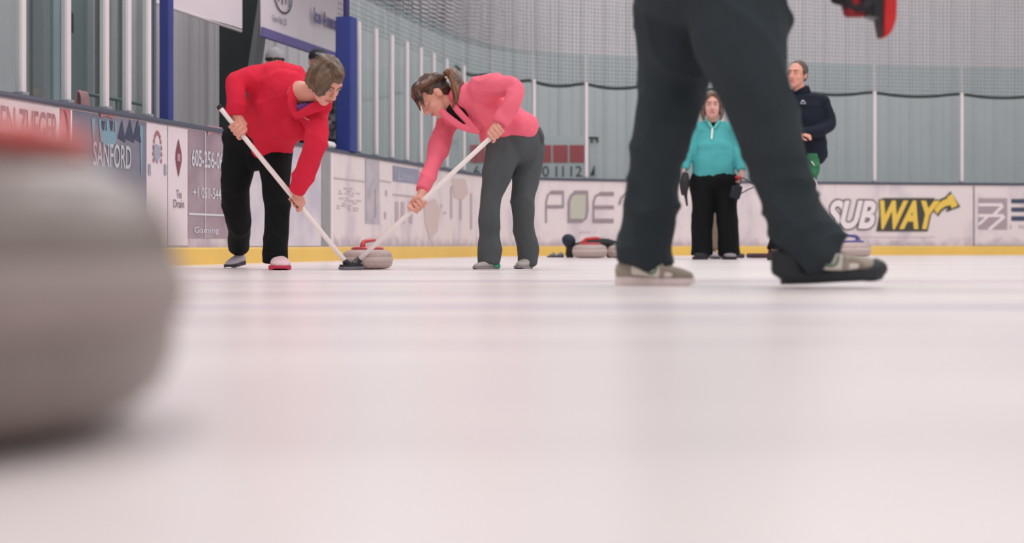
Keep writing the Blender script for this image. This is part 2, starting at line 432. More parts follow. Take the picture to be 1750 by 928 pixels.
INK = lambda n, c: mat('ink_'+n, c, .5)
def ad(label): 
    return label
def panel(name, p0, p1, z0, z1, m, label=None, off=.004):
    bm = BM(); wrect(bm, p0, p1, z0, z1, off); return obj(name, bm, m, brd, label)
def sub(name, bm, m, par, label=None): return obj(name, bm, m, par, label)
T0, T1 = .145, BT-.045
# 1 white panel with dark lettering and red block
a = panel('advertisement', -60, 101, T0, T1, mat('ad_white', (222, 208, 210), .4, .04, 3), 'white panel with dark condensed lettering')
bm = BM(); wtext(bm, 'EN', -1, 24, .77, .965, .009, .012); wtext(bm, 'ZUEGER', 31, 96, .77, .965, .009, .012); sub('lettering', bm, INK('plum', (112, 84, 98)), a)
a = panel('advertisement', 102, 119.5, T0, T1, mat('ad_red', (196, 112, 118), .45, .06, 3), 'red block with a dark curve')
bm = BM(); 
arc = [(106+8*math.sin(t), 190+4*0+34-34*math.cos(t)) for t in np.linspace(.1, 2.2, 12)]
arc2 = [(106+10*math.sin(t), 190+34-36*math.cos(t)) for t in np.linspace(2.2, .1, 12)]
wpoly(bm, arc+arc2, .009); sub('emblem', bm, INK('maroon', (128, 58, 66)), a)
bm = BM(); wrect(bm, 119.6, 122, T0, T1, .005); obj('seam', bm, INK('seam_white', (238, 226, 226)), brd)
# 2 slate blue panel with icicles and white name
a = panel('advertisement', 122.2, 249, T0, T1, mat('ad_slate', (110, 110, 128), .4, .25, 2.2, col2=(136, 134, 146)), 'slate blue panel with ice shapes and white name')
bm = BM()
for p, h, wd in ((158, .17, 6), (171, .15, 8), (184, .16, 8), (240, .36, 5), (196, .12, 4)):
    t = Zat(p, 0)*0+T1-.03; u = U(p); du = wd/S(p)
    bm.faces.new([bm.verts.new(W(u-du, t, .008)), bm.verts.new(W(u-du*.2, t-h, .008)), bm.verts.new(W(u+du*.25, t-h*.93, .008)), bm.verts.new(W(u+du, t, .008))])
wpoly(bm, [(172, 222), (196, 226), (196, 246), (184, 252), (172, 243)], .0085)
sub('icicles', bm, INK('ice_blue', (122, 158, 172)), a)
bm = BM(); wpoly(bm, [(168, 189), (194, 193), (192, 204), (180, 198), (170, 201)], .0095); sub('mark', bm, INK('dull_coral', (176, 118, 120)), a)
bm = BM()
for p in (174, 188): wpoly(bm, [(p-3, 206), (p+3, 207), (p+2, 221), (p, 224), (p-2, 219)], .0098)
for (x0, x1, x2) in ((200, 207, 213), (212, 221, 228), (226, 234, 240)): wpoly(bm, [(x0, 236), (x1, 204), (x2, 244)], .0082)
sub('peaks', bm, INK('deep_slate', (58, 66, 90)), a)
bm = BM(); wtext(bm, 'SANFORD', 157, 222, .665, .825, .0105, .012); sub('lettering', bm, INK('dim_white', (190, 188, 196)), a)
# 3 white panel with round emblem of red and grey marks
a = panel('advertisement', 249.5, 285, T0, T1, mat('ad_white2', (226, 212, 216), .4, .03, 3), 'white panel with a round emblem of reddish marks')
bm = BM()
for i in range(13):
    t = math.pi*(-.12+1.24*i/12); u = U(267.5)-.058*math.cos(t); z = .80+.145*math.sin(t)
    bm2 = [W(u+.013*math.cos(k*math.pi/2+t), z+.022*math.sin(k*math.pi/2+t), .009) for k in range(4)]
    bm.faces.new([bm.verts.new(p) for p in bm2])
sub('emblem', bm, INK('dusty_red', (166, 110, 120)), a)
bm = BM(); wpoly(bm, [(260, 250), (266, 246), (273, 252), (272, 268), (267, 280), (262, 268)], .009)
for p in (254, 281): wpoly(bm, [(p-2, 280), (p+2, 281), (p+2, 300), (p-2, 299)], .009)
sub('shield', bm, INK('pale_slate', (160, 160, 176)), a)
# 4 white panel with dark red diamond
a = panel('advertisement', 286, 320, T0, T1, mat('ad_white2', (226, 212, 216), .4), 'white panel with a dark red diamond and small lettering')
bm = BM(); wpoly(bm, [(303.5, 237), (308.5, 262), (309, 274), (303.5, 303), (298.5, 272), (299, 260)], .009); sub('emblem', bm, INK('dark_red', (128, 66, 82)), a)
bm = BM(); wtext(bm, 'Tes', 300, 309, .49, .55, .009, .01); wtext(bm, 'Drain', 295, 313, .42, .48, .009, .01); sub('lettering', bm, INK('grey_plum', (130, 116, 126)), a)
bm = BM(); wpoly(bm, [(301, 262), (306, 264), (306, 276), (301, 275)], .0105); sub('monogram', bm, INK('rose_grey', (180, 140, 150)), a)
# 5 mauve panel with telephone number
a = panel('advertisement', 320.5, 424, .20, T1, mat('ad_mauve', (146, 124, 136), .4, .2, 2.5, col2=(170, 150, 158)), 'mauve panel with a white telephone number')
bm = BM(); wtext(bm, '605-256-065', 326, 384, .735, .865, .009, .014); wtext(bm, '+1 051-5444', 328, 381, .50, .585, .009, .01); wtext(bm, 'Gaming', 330, 372, .225, .285, .009, .008)
wrect(bm, 320.5, 424, .372, .388, .0092); wrect(bm, 348.6, 349.8, .20, T1, .0092)
sub('lettering', bm, INK('soft_white', (206, 206, 212)), a)
bm = BM(); wpoly(bm, [(352, 214), (378, 218), (378, 232), (365, 226), (354, 232)], .0085); sub('blot', bm, INK('faded_rose', (186, 136, 146)), a)
# 6 faded panels past the doorway
bm = BM(); wrect(bm, 549, 564, .14, T1, .003); obj('door_edge', bm, mat('grey_gap', (150, 148, 150), .5, .08), brd, 'grey gate edge of the boards')
a = panel('advertisement', 424.5, 548, .14, T1, mat('ad_washed', (216, 206, 212), .4, .2, 3, col2=(190, 184, 196)), 'washed-out pale panel behind the red jacket')
panel('grey_band', 624, 648, .36, T1, mat('ad_grey', (168, 162, 170), .45, .15, 6, col2=(190, 182, 188)), 'faded grey vertical band')
a = panel('advertisement', 671, 716, Zat(690, 312), Zat(690, 286), mat('ad_bluegrey', (148, 148, 168), .45, .12, 5), 'blue-grey block on faded panel', .004)
bm = BM(); wtext(bm, 'Lakes', 678, 706, Zat(690, 308), Zat(690, 293), .008, 0, .2); sub('lettering', bm, INK('mist', (184, 182, 196)), a)
bm = BM()
wrect(bm, 570, 623, Zat(600, 309), Zat(600, 306.5), .004); wrect(bm, 649, 668, Zat(655, 311), Zat(655, 308.5), .004); wrect(bm, 671, 716, Zat(690, 336), Zat(690, 333), .004)
random.seed(11)
for r in range(10):
    y = 322+r*4.2; x = 574+random.random()*6
    while x < 612:
        l = 3+random.random()*7
        if random.random() < .55: wrect(bm, x, x+l, Zat(x, y+.9), Zat(x, y-.9), .004)
        x += l+3
for p, y0, y1 in ((641, 322, 372), (634, 330, 350), (660, 325, 335), (658, 362, 374), (771, 318, 374), (787, 322, 376), (805, 330, 392), (754, 350, 354), (760, 362, 366)):
    wrect(bm, p-1.6, p+1.6, Zat(p, y1), Zat(p, y0), .004)
for p in (678, 688, 702): wrect(bm, p-3, p+3, Zat(p, 382), Zat(p, 345), .0035)
obj('faded_print', bm, INK('faded_mauve', (186, 170, 176)), brd)
bm = BM()
wpoly(bm, [(724, 345), (744, 340), (752, 360), (748, 395), (734, 410), (726, 380)], .0038); wpoly(bm, [(772, 305), (796, 307), (800, 330), (790, 342), (776, 338)], .0038)
obj('faded_portrait', bm, INK('faded_peach', (208, 186, 182)), brd)
bm = BM(); wrect(bm, 881, 896, Zat(888, 340), Zat(888, 325), .004); wtext(bm, 'GOLD', 882, 895, Zat(888, 318), Zat(888, 308), .0045, .01); obj('red_print', bm, INK('washed_red', (206, 128, 144)), brd)
bm = BM(); wpoly(bm, [(878, 395), (898, 372), (899, 376), (882, 402)], .004); wpoly(bm, [(880, 372), (896, 352), (897, 355), (882, 378)], .004); obj('stroke', bm, INK('faded_mauve', (186, 170, 176)), brd)
# 7 grey-lettered logo (three drawn letters, a fourth half hidden)
def zz(y): return Zat(1000, y)
def stroke(bm, pts, half, off):
    """band of even width along (px, y) points"""
    P = [np.array(p, float) for p in pts]; Lf, Rt = [], []
    for i in range(len(P)):
        t = P[min(i+1, len(P)-1)]-P[max(i-1, 0)]; t /= np.hypot(*t); n = np.array([-t[1], t[0]])*half
        Lf.append(P[i]+n); Rt.append(P[i]-n)
    for i in range(len(P)-1):
        bm.faces.new([bm.verts.new(W(U(q[0]), Zat(q[0], q[1]), off)) for q in (Lf[i], Lf[i+1], Rt[i+1], Rt[i])])
bm = BM()
stroke(bm, [(932.8, 381), (933, 345), (936, 333), (942, 328.6), (962, 328.6)], 1.5, .006); stroke(bm, [(933, 353.3), (963, 353.3)], 2.6, .0065); stroke(bm, [(962, 326.5), (962, 355)], 1.5, .0068); stroke(bm, [(940, 329), (963, 329)], 3, .007)
stroke(bm, [(972, 381), (972, 345), (976, 334), (983, 329), (1003, 329), (1003.6, 360), (1001, 373), (994, 378), (971, 378.4)], 2.2, .006); stroke(bm, [(980, 329), (1005, 329)], 3.2, .0066); stroke(bm, [(970, 377.5), (995, 377.5)], 3.2, .0066)
stroke(bm, [(1014, 381), (1014, 345), (1018, 335), (1026, 331), (1048, 331)], 1.8, .006); stroke(bm, [(1024, 331.5), (1049, 331.5)], 3.4, .0066); stroke(bm, [(1015, 354.3), (1049, 354.3)], 3, .0066); stroke(bm, [(1012, 377.5), (1048.5, 377.5)], 3.6, .0066)
stroke(bm, [(1058, 350), (1062, 338), (1070, 331), (1092, 331)], 2.2, .006); stroke(bm, [(1080, 331), (1080, 381)], 3, .0064)
obj('logo', bm, INK('warm_grey', (150, 136, 142)), brd, 'grey drawn company letters')
bm = BM(); wpoly(bm, [(974, 374), (974, 346), (978, 336), (985, 332), (1001, 332), (1001, 358), (998, 369), (992, 374)], .0052); obj('logo_fill', bm, INK('olive_grey', (186, 186, 170)), brd, 'olive fill of the rounded letter')
bm = BM(); wtext(bm, 'JAN', 989, 1008, Zat(1000, 400), Zat(1000, 395), .005, .004); wtext(bm, 'T', 1016, 1019, Zat(1017, 400), Zat(1017, 395), .005, .004); obj('small_lettering', bm, INK('faded_plum', (184, 162, 168)), brd)
# 8 sandwich chain panel: slanted letters with an arrow
Z = lambda y: Zat(1500, y)
bm = BM(); by = BM(); bk = BM()
def slanted(b1, b2, s, p0, p1, y0, y1):
    ref, _ = text_geo(s, .045, .32)
    wtext(b1, s, p0, p1, Z(y1), Z(y0), .012, .042, .32, ref)
    vs, fs = text_geo(s, .042, .32); t = fit01(vs, ref); u0, u1 = U(p0), U(p1); sc = 2.3/S(1500)
    for k in range(12):      # dark rim round every letter
        du, dz = sc*math.cos(k*math.pi/6), sc*math.sin(k*math.pi/6)
        vv = [b2.verts.new(W(u0+(u1-u0)*a+du, Z(y1)+(Z(y0)-Z(y1))*b+dz, .008+.0001*k)) for a, b in t]
        for f in fs:
            try: b2.faces.new([vv[i] for i in f])
            except ValueError: pass
slanted(bm, bk, 'SUB', 1411, 1497, 342, 392)
slanted(by, bk, 'WAY', 1503, 1606, 342, 392)
# arrow growing out of the last letter
wpoly(by, [(1596, 358), (1603, 348), (1611, 342), (1621, 338.5), (1624, 350), (1614, 353), (1606, 359), (1601, 366)], .0125)
wpoly(by, [(1617.5, 337), (1626, 330.5), (1636.5, 351), (1626, 356.5), (1623, 349)], .0126)
wpoly(bk, [(1592, 357), (1600, 345), (1609, 339), (1618, 336), (1623, 353), (1616, 356), (1608, 362), (1603, 370)], .0084)
wpoly(bk, [(1614, 337.5), (1624, 327), (1641, 353.5), (1616, 362.5), (1620, 352)], .0082)
wpoly(bk, [(1508, 338.5), (1597, 338.5), (1585, 395.5), (1497, 395.5)], .0072)
a = obj('logo', bk, INK('logo_dark', (66, 66, 60)), brd, 'dark outlined slanted wordmark with arrow')
sub('white_letters', bm, INK('logo_white', (234, 222, 224)), a); sub('yellow_letters', by, INK('logo_yellow', (232, 196, 84)), a)
bm = BM(); wrect(bm, 1436, 1597, Z(406.2), Z(404.6), .004); obj('thin_print', bm, INK('faded_plum2', (204, 188, 192)), brd)
bm = BM()
wrect(bm, 1663.2, 1665, Zat(1664, 421), T1, .005); wrect(bm, 1663.2, 1900, Zat(1700, 421.5), Zat(1700, 420), .005); obj('panel_border', bm, INK('border_dark', (96, 78, 86)), brd)
# 9 square grey emblem, navy bars
bm = BM(); wrect(bm, 1671.5, 1721, Zat(1695, 392), Zat(1695, 339), .006); a = obj('logo', bm, INK('mauve_grey', (168, 152, 158)), brd, 'mauve grey square emblem with white zigzag')
bm = BM()
stroke(bm, [(1671.5, 350), (1712, 350), (1713, 352), (1698, 367)], 2.6, .0085); stroke(bm, [(1671.5, 368.5), (1714, 368.5), (1716, 370), (1689, 393)], 2.6, .0086); stroke(bm, [(1689, 368.5), (1672, 384)], 2.2, .0087)
sub('zigzag', bm, INK('logo_white', (234, 222, 224)), a)
bm = BM()
for y0, y1 in ((340, 347.5), (354.5, 362), (369.5, 377.5)): wrect(bm, 1728, 1772, Zat(1740, y1), Zat(1740, y0), .006)
obj('navy_bars', bm, INK('navy', (62, 74, 96)), brd, 'three navy bars of a large letter')
bm = BM(); wtext(bm, 'N', 1741, 1749, Zat(1745, 391), Zat(1745, 384), .006, .005); wtext(bm, 'I', 1726, 1728, Zat(1727, 391), Zat(1727, 384), .006, .0); obj('small_lettering', bm, INK('grey_ink', (176, 166, 172)), brd)

# ------------------------------------------------------------------ rink glass and its posts
GLASS = glass_mat()
POSTM = mat('white_post', (222, 212, 214), .4)
ORD = ['first', 'second', 'third', 'fourth', 'fifth', 'sixth', 'seventh', 'eighth', 'ninth', 'tenth', 'eleventh', 'twelfth', 'thirteenth', 'fourteenth', 'fifteenth', 'sixteenth']
def posts(pxs, ztop, where, grp, wd):
    for i, p in enumerate(pxs):
        u = U(p); bm = BM(); R = frame(wtan(u))
        box(bm, W(u, (BT+ztop)/2, -.05), (wd, .05, ztop-BT), R, .006)
        t = thing('glass_post', '%s white upright glass post %s' % (ORD[i], where), 'post', tuple(W(u, BT, -.05)), grp)
        obj('upright', bm, POSTM, t)
        bm = BM(); box(bm, W(u, BT+.012, -.05), (wd*1.5, .075, .024), R, .004); obj('foot_plate', bm, mat('dull_metal', (150, 150, 156), .35), t)
def panes(us, ztop, where, grp):
    for i, (a, b) in enumerate(zip(us[:-1], us[1:])):
        bm = BM(); strip(bm, a+.026, b-.026, rect(-.056, -.044, BT+.002, ztop), step=.3)
        o = obj('safety_glass', bm, GLASS, loc=tuple(W((a+b)/2, BT, -.05)))
        tag(o, '%s clear safety glass pane %s' % (ORD[i], where), 'glass pane', grp)
LP = [48, 125, 190, 228, 262]
RP = [620.5, 649.6, 676.7, 702, 725.6, 747.5, 769.5, 798.6, 847.5, 916, 1004, 1110, 1235, 1365, 1497, 1646]
posts(LP, 3.3, 'from the left before the player bench', 'tall posts left of the bench', .045)
posts(RP, 2.36, 'counted from the padded blue pole by the bench', 'glass posts around the corner', .042)
panes([U(-60)]+[U(p) for p in LP], 3.3, 'from the left before the player bench', 'glass panes left of the bench')
panes([U(604)]+[U(p) for p in RP[:-1]], 2.74, 'counted from the padded blue pole by the bench', 'glass panes around the corner')
panes([U(1497), U(1646), U(1646)+1.3, U(1646)+2.6], 2.74, 'at the right end past the wordmark with the arrow', 'glass panes over the end boards')

# netting above the glass with its black hem
bm = BM(); uvl = bm.loops.layers.uv.new('UVMap'); u0, u1 = U(600), UU[-1]; n = int((u1-u0)/.05); g = []
for i in range(n+1):
    u = u0+(u1-u0)*i/n; wv = .035*math.sin(u*2.1)+.03*math.sin(u*2*math.pi/.37)
    g.append([(bm.verts.new(W(u, z, -.14+wv*(z-2.3)*.5)), (u, z)) for z in (2.33, 3.2, 4.2, 5.6)])
for a, b in zip(g[:-1], g[1:]):
    for k in range(3):
        q = (a[k], b[k], b[k+1], a[k+1]); f = bm.faces.new([x[0] for x in q])
        for l, x in zip(f.loops, q): l[uvl].uv = x[1]
net = thing('safety_netting', 'grey spectator netting with a black hem hanging behind the rink glass', 'netting', tuple(W(u0, 2.33, -.14)))
NETM = net_mat(); obj('net', bm, NETM, net)
CURT = net_mat('gathered_net', (U(760)*1.35, U(990)*1.35, .17, .0))
for ly in (1, 2):     # gathered folds of the upper curtain round the corner
    bm = BM(); uvl = bm.loops.layers.uv.new('UVMap'); ua, ub = U(600), U(990); n = int((ub-ua)/.03); g = []
    for i in range(n+1):
        u = ua+(ub-ua)*i/n; wv = .05*math.sin(u*2*math.pi/.31+ly)*(1-.6*i/n)
        g.append([(bm.verts.new(W(u, z, -.14-.09*ly+wv*(.5+.2*(z-2.6)))), (u*1.35, z)) for z in (2.72, 3.4, 4.2, 5.6)])
    for a, b in zip(g[:-1], g[1:]):
        for k in range(3):
            q = (a[k], b[k], b[k+1], a[k+1]); f = bm.faces.new([x[0] for x in q])
            for l, x in zip(f.loops, q): l[uvl].uv = x[1]
    obj('net_curtain', bm, CURT, net)
bm = BM(); pts = []
allp = [U(p) for p in RP]+[U(1646)+1.3, U(1646)+2.6, U(1646)+3.9]
for a, b in zip([allp[7]]+allp[8:-1], allp[8:]):
    for t in (0, .25, .5, .75): pts.append(W(a+(b-a)*t, 2.355-.05*math.sin(math.pi*t), -.15))
tube(bm, pts, [.022]*len(pts), seg=10, n=2); obj('hem', bm, mat('black_hem', (26, 32, 36), .7), net, 'black hem cable', smooth=True)

# ------------------------------------------------------------------ padded blue poles, banners
BLUE = mat('blue_vinyl', (42, 57, 130), .5, .12, 2.5, .1, 8)
def pole(p, d, wd, ztop, label, polez=None):
    x = (p-CX)/F*d; t = thing('padded_pole', label, 'pole', (x, d, BT-.02)); R = frame(wt)
    bm = BM()
    for k in range(9):   # quilted vinyl sleeve, slightly uneven
        pass
    sec = []
    for z in np.linspace(BT+.002, ztop, 14):
        q = 1+.04*noise.noise(V((x*3, z*2.2, 1))); a = wd/2*q
        sec.append([bm.verts.new(V((x, d, z))+R @ V((sx*a*ax, sy*a*ay, 0))) for sx, sy, ax, ay in ((-1, -1, 1, .8), (-1, -1, .8, 1), (1, -1, .8, 1), (1, -1, 1, .8), (1, 1, 1, .8), (1, 1, .8, 1), (-1, 1, .8, 1), (-1, 1, 1, .8))])
    for a, b in zip(sec[:-1], sec[1:]):
        for i in range(8): bm.faces.new((a[i], a[(i+1) % 8], b[(i+1) % 8], b[i]))
    bm.faces.new(sec[0][::-1]); bm.faces.new(sec[-1])
    obj('pad', bm, BLUE, t)
    bm = BM(); tube(bm, [V((x, d, BT+.032)), V((x, d, polez))], [.03, .03], cap=.1); obj('pole', bm, mat('indigo_steel', (44, 38, 96), .4), t, smooth=True)
    return t
pole(284.5, 10.35, .078, 3.3, 'tall blue padded pole left of the player bench', 5)
pole(592, 13.75, .168, 2.345, 'blue padded pole with open top right of the player bench', 5)
bm = BM(); u = U(270); box(bm, W(u, 2.15, -.05), (.035, .06, 2.2), frame(wtan(u)), .005); box(bm, W(U(266), 2.15, -.04), (.012, .03, 2.2), frame(wtan(u)), .002)
tag(obj('glass_end_channel', bm, mat('slate_channel', (84, 92, 108), .4), loc=tuple(W(u, BT, -.05))), 'dark slate end channel of the glass beside the tall padded pole', 'channel')
BAN = lambda Y: V((-3.79+.2627*(Y-8.3), Y, 0))
bt = V((.2541, .9672, 0)); bn = V((.9672, -.2541, 0))
def banner(y0, y1, z0, z1, label, border):
    t = thing('banner', label, 'banner', tuple(BAN(y0)+V((0, 0, z0))))
    a, b = BAN(y0), BAN(y1); L = (b-a).length; bm = BM(); n = 14; g = []
    for i in range(n+1):
        s = i/n; off = .018*math.sin(s*9); g.append([bm.verts.new(a+(b-a)*s+bn*(off+o)+V((0, 0, z))) for o, z in ((0, z0+(.03*s*s if not border else 0)), (.006, z0+(.03*s*s if not border else 0)), (.006, z1), (0, z1))])
    for p, q in zip(g[:-1], g[1:]):
        for k in range(4): bm.faces.new((p[k], p[(k+1) % 4], q[(k+1) % 4], q[k]))
    bm.faces.new(g[0][::-1]); bm.faces.new(g[-1])
    obj('sheet', bm, mat('banner_vinyl', (216, 204, 210), .5, .03, 2), t, smooth=False)
    bm = BM(); tube(bm, [a+V((0, 0, z0+.01)), b+V((0, 0, z0+.01))], [.014]*2, cap=.2); obj('hem_rod', bm, mat('pale_rod', (200, 192, 194), .5) if not border else mat('violet_vinyl', (104, 92, 146), .5), t, smooth=True)
    return t, a, b
b1, _, _ = banner(10.6, 13.17, 2.12, 3.3, 'white banner left of the dark building frame', False)
b2, a_, b_ = banner(13.58, 15.75, 2.14, 3.4, 'white ice arena banner with violet lower border', True)
bm = BM(); box(bm, (a_+b_)/2+bn*.012+V((0, 0, 2.185)), ((b_-a_).length, .034, .09), frame(bt), .003); obj('border', bm, mat('violet_vinyl', (104, 92, 146), .5), b2, 'violet lower border')
def bpt(p, y):     # point of the banner plane seen at a pixel
    k = (p-CX)/F; Yd = (3.79+.2627*8.3)/(.2627-k); return V((k*Yd, Yd, CH+(HY-y)/F*Yd))
def btext(s, p0, p1, z0, z1, nm, m, bold=.01):
    A = bpt(p0, 100)+bn*.034; B = bpt(p1, 100)+bn*.034; A.z = z0; B.z = z0; bm = BM(); ptext(bm, s, A, (B-A).normalized(), (0, 0, 1), (B-A).length, z1-z0, bold); return obj(nm, bm, m, b2)
btext('Ice Arena', 531, 572, 2.46, 2.62, 'lettering', INK('violet_ink', (92, 84, 134)), .03)
btext('Sioux Falls, SD', 461, 485, 2.31, 2.385, 'small_lettering', INK('grey_violet', (126, 116, 140)), .01)
c0 = bpt(479, 60)+bn*.034; c0.z = 2.60
bm = BM(); n = 40
ra, rb = .155, .175
ring = [[bm.verts.new(c0+bt*(r*1.25*math.cos(2*math.pi*i/n))+V((0, 0, r*math.sin(2*math.pi*i/n)))) for r in (ra, rb)] for i in range(n)]
for i in range(n): bm.faces.new((ring[i][0], ring[(i+1) % n][0], ring[(i+1) % n][1], ring[i][1]))
for i in range(4):
    q = c0+bt*(-.12+.085*i)+V((0, 0, -.07-.015*(i % 2))); bm.faces.new([bm.verts.new(q+bt*x+V((0, 0, z))) for x, z in ((0, 0), (.02, 0), (.03, .11), (.008, .11))])
obj('emblem', bm, INK('dark_violet', (66, 62, 84)), b2, 'dark round emblem')

# curling scoreboard behind the corner glass
SBd = 19.9
def sb(p, y, off=0.0):
    d = SBd+(p-900)*.0016; v = Q(p, y, d); v.y -= off; return v
bd = thing('scoreboard', 'white scoreboard with red squares and black numbers behind the glass', 'scoreboard', tuple(sb(910, 305)))
xv = (sb(1004, 300)-sb(850, 300)).normalized()
bm = BM(); A, B = sb(800, 302), sb(1002, 302); zt = sb(900, 233).z
box(bm, V(((A.x+B.x)/2, (A.y+B.y)/2, (A.z+zt)/2)), ((B-A).length, .03, zt-A.z), frame(xv)); obj('board', bm, mat('score_white', (206, 202, 206), .5), bd)
for k in range(7):
    c = sb(986-28.3*(6-k), 263, .022); bm = BM(); box(bm, c, (.212, .012, .245), frame(xv), .003); obj('score_card', bm, mat('score_red', (186, 62, 74), .5), bd, 'red score card')
for k in range(7):
    s = str(6+k); wd = .09 if len(s) == 1 else (.115 if s == '11' else .17); bm = BM(); o_ = sb(985-28.3*(6-k), 302, .040)
    ptext(bm, s, (o_.x-wd/2, o_.y, o_.z), xv, (0, 0, 1), wd, .150, .005); obj('number', bm, INK('sign_black', (52, 54, 60)), bd)
st_ = thing('scoreboard_post', 'slim grey stand with dark brackets at the right end of the scoreboard', 'stand', tuple(sb(1014, 305)))
bm = BM(); A = sb(1014, 305); zt = sb(1014, 232).z; box(bm, V((A.x, A.y, (A.z+zt)/2)), (.12, .05, zt-A.z), frame(xv), .004); obj('stand', bm, mat('score_white', (206, 202, 206), .5), st_)
bm = BM(); box(bm, sb(1014, 236, .04), (.13, .03, .025), frame(xv)); box(bm, sb(1011, 240, .04), (.02, .03, .07), frame(xv)); box(bm, sb(1021, 240, .04), (.02, .03, .07), frame(xv))
q = [sb(1008, 300, .04), sb(1016, 300, .04), sb(1016, 282, .04)]; prism(bm, q, V((0, .02, 0))); obj('bracket', bm, mat('black_metal', (16, 18, 24), .4), st_)

# raised floor of the player bench and a bottle on the ledge
bm = BM(); box(bm, (-2.25, 13.3, .12), (.9, 4.6, .24), Matrix.Rotation(math.radians(-14.7), 3, 'Z'), .01)
tag(obj('platform', bm, mat('rubber_floor', (70, 72, 74), .8)), 'raised rubber floor of the player bench', 'platform', kind='structure')
bo = thing('water_bottle', 'white water bottle lying on the board ledge beside the padded pole', 'bottle', tuple(Q(570, 250, 13.36)))
ax = wtan(U(572)); c = W(U(573), BT+.036, -.05)
bm = BM(); tube(bm, [c-ax*.10, c-ax*.02, c+ax*.05, c+ax*.09], [.034, .035, .034, .022], cap=.4); obj('flask', bm, mat('bottle_white', (222, 222, 218), .35), bo, smooth=True)
bm = BM(); tube(bm, [c-ax*.135, c-ax*.115], [.024, .03], cap=.3); obj('cap', bm, mat('bottle_red', (190, 60, 78), .4), bo, 'red cap', smooth=True)
# bench rail and things seen low behind the left glass
bm = BM(); A, B = Q(136, 158, 10.2), Q(258, 173, 11.21); B.z = A.z
tube(bm, [A, B], [.014]*2, cap=.2)
for t in (.05, .5, .95): p = A.lerp(B, t); tube(bm, [p, V((p.x, p.y, 0))], [.011]*2, cap=.2)
tag(obj('handrail', bm, mat('dark_green_rail', (78, 98, 96), .5), smooth=True, loc=(A.x, A.y, 0)), 'low dark handrail behind the left rink glass', 'rail')

tw = thing('towel', 'pinkish red towel draped over the low handrail behind the left rink glass', 'towel', tuple(A))
bm = BM(); c = A.lerp(B, .03); dd = (B-A).normalized()
for i in range(5): q = c+dd*(.022*i-.04); tube(bm, [q+V((.028, -.008, -.15-.02*(i % 2))), q+V((.020, -.006, -.03)), q+V((0, 0, .012)), q+V((-.020, .006, -.03)), q+V((-.028, .008, -.12))], [(.017, .006)]*5, side=dd, seg=10, n=3)
organic('cloth', bm, .006, mat('rosy_towel', (214, 150, 152), .9, .2, 14), tw, 2)
# ================================================================== curling stones
GRANL = mat('rosy_granite', (190, 170, 164), .45, .15, 60, .04, 200); BANDL = mat('rosy_ground_band', (204, 186, 180), .6, .1, 80)
GRAN = mat('grey_granite', (138, 126, 120), .33, .18, 60, .04, 200)
BAND = mat('ground_band', (158, 144, 139), .6, .12, 80)
def stone(c, k, rot, hcol, hname, label, plate=.088, gran=None, band=None):
    gran = gran or GRANL; band = band or BANDL
    t = thing('curling_stone', label, 'curling stone', (c[0], c[1], 0), 'curling stones on the ice'); b = (c[0], c[1], 0)
    bm = BM(); lathe(bm, [(0, .006), (.055, .006), (.0600, .001), (.0655, 0), (.072, .001), (.090, .0022), (.108, .0048), (.124, .0098), (.1345, .0185), (.1395, .031), (.1405, .046)], b, k=k)
    lathe(bm, [(.1405, .068), (.1395, .078), (.134, .0905), (.123, .100), (.107, .107), (.089, .1105), (.07, .112), (.04, .1125), (0, .1125)], b, k=k)
    lathe(bm, [(.1402, .045), (.1402, .069)], b, k=k)
    obj('granite_body', bm, gran, t, smooth=True)
    bm = BM(); lathe(bm, [(.1398, .0445), (.1428, .0475), (.1445, .057), (.1428, .0665), (.1398, .0695)], b, k=k); obj('striking_band', bm, band, t, 'paler ground striking band', smooth=True)
    hm = mat('handle_'+hname, hcol, .35, coat=.3)
    bm = BM(); lathe(bm, [(0, .112), (plate, .110), (plate+.004, .1135), (plate+.002, .1205), (plate*.85, .1255), (0, .1265)], b, seg=40, k=k); obj('handle_plate', bm, hm, t, 'coloured round handle plate', smooth=True)
    bm = BM(); R = Matrix.Rotation(rot, 3, 'Z'); P = lambda x, z: V(b)+R @ V((x*k, 0, z*k))
    tube(bm, [P(-.045, .12), P(-.046, .138), P(-.030, .155), P(.01, .160), P(.05, .163), P(.075, .160)], [(.017*k, .02*k), (.014*k, .016*k), (.013*k, .012*k), (.013*k, .011*k), (.013*k, .011*k), (.011*k, .009*k)], side=R @ V((0, 1, 0)))
    obj('handle', bm, hm, t, 'coloured gooseneck handle', smooth=True)
    return t
SW = 8.78
stone(((628-CX)/F*SW, SW), 1.10, math.radians(62), (196, 60, 68), 'red', 'granite curling stone with red handle being swept by two brooms')
stone((-.557, 1.13), 2.02, math.radians(68), (204, 84, 78), 'dull_red', 'huge out-of-focus curling stone cut off by the left edge', .104, GRAN, BAND)
d = 16.0; stone(((1008-CX)/F*d, d), 1.38, math.radians(5), (206, 50, 58), 'bright_red', 'granite curling stone with red handle parked before the grey company letters')
d = 16.2; stone(((1066-CX)/F*d, d), 1.3, math.radians(40), (120, 120, 124), 'grey', 'grey curling stone half hidden behind the walking leg')
d = 17.0; stone(((1455-CX)/F*d, d), 1.62, math.radians(170), (88, 80, 150), 'violet', 'granite curling stone with violet handle parked below the slanted wordmark')

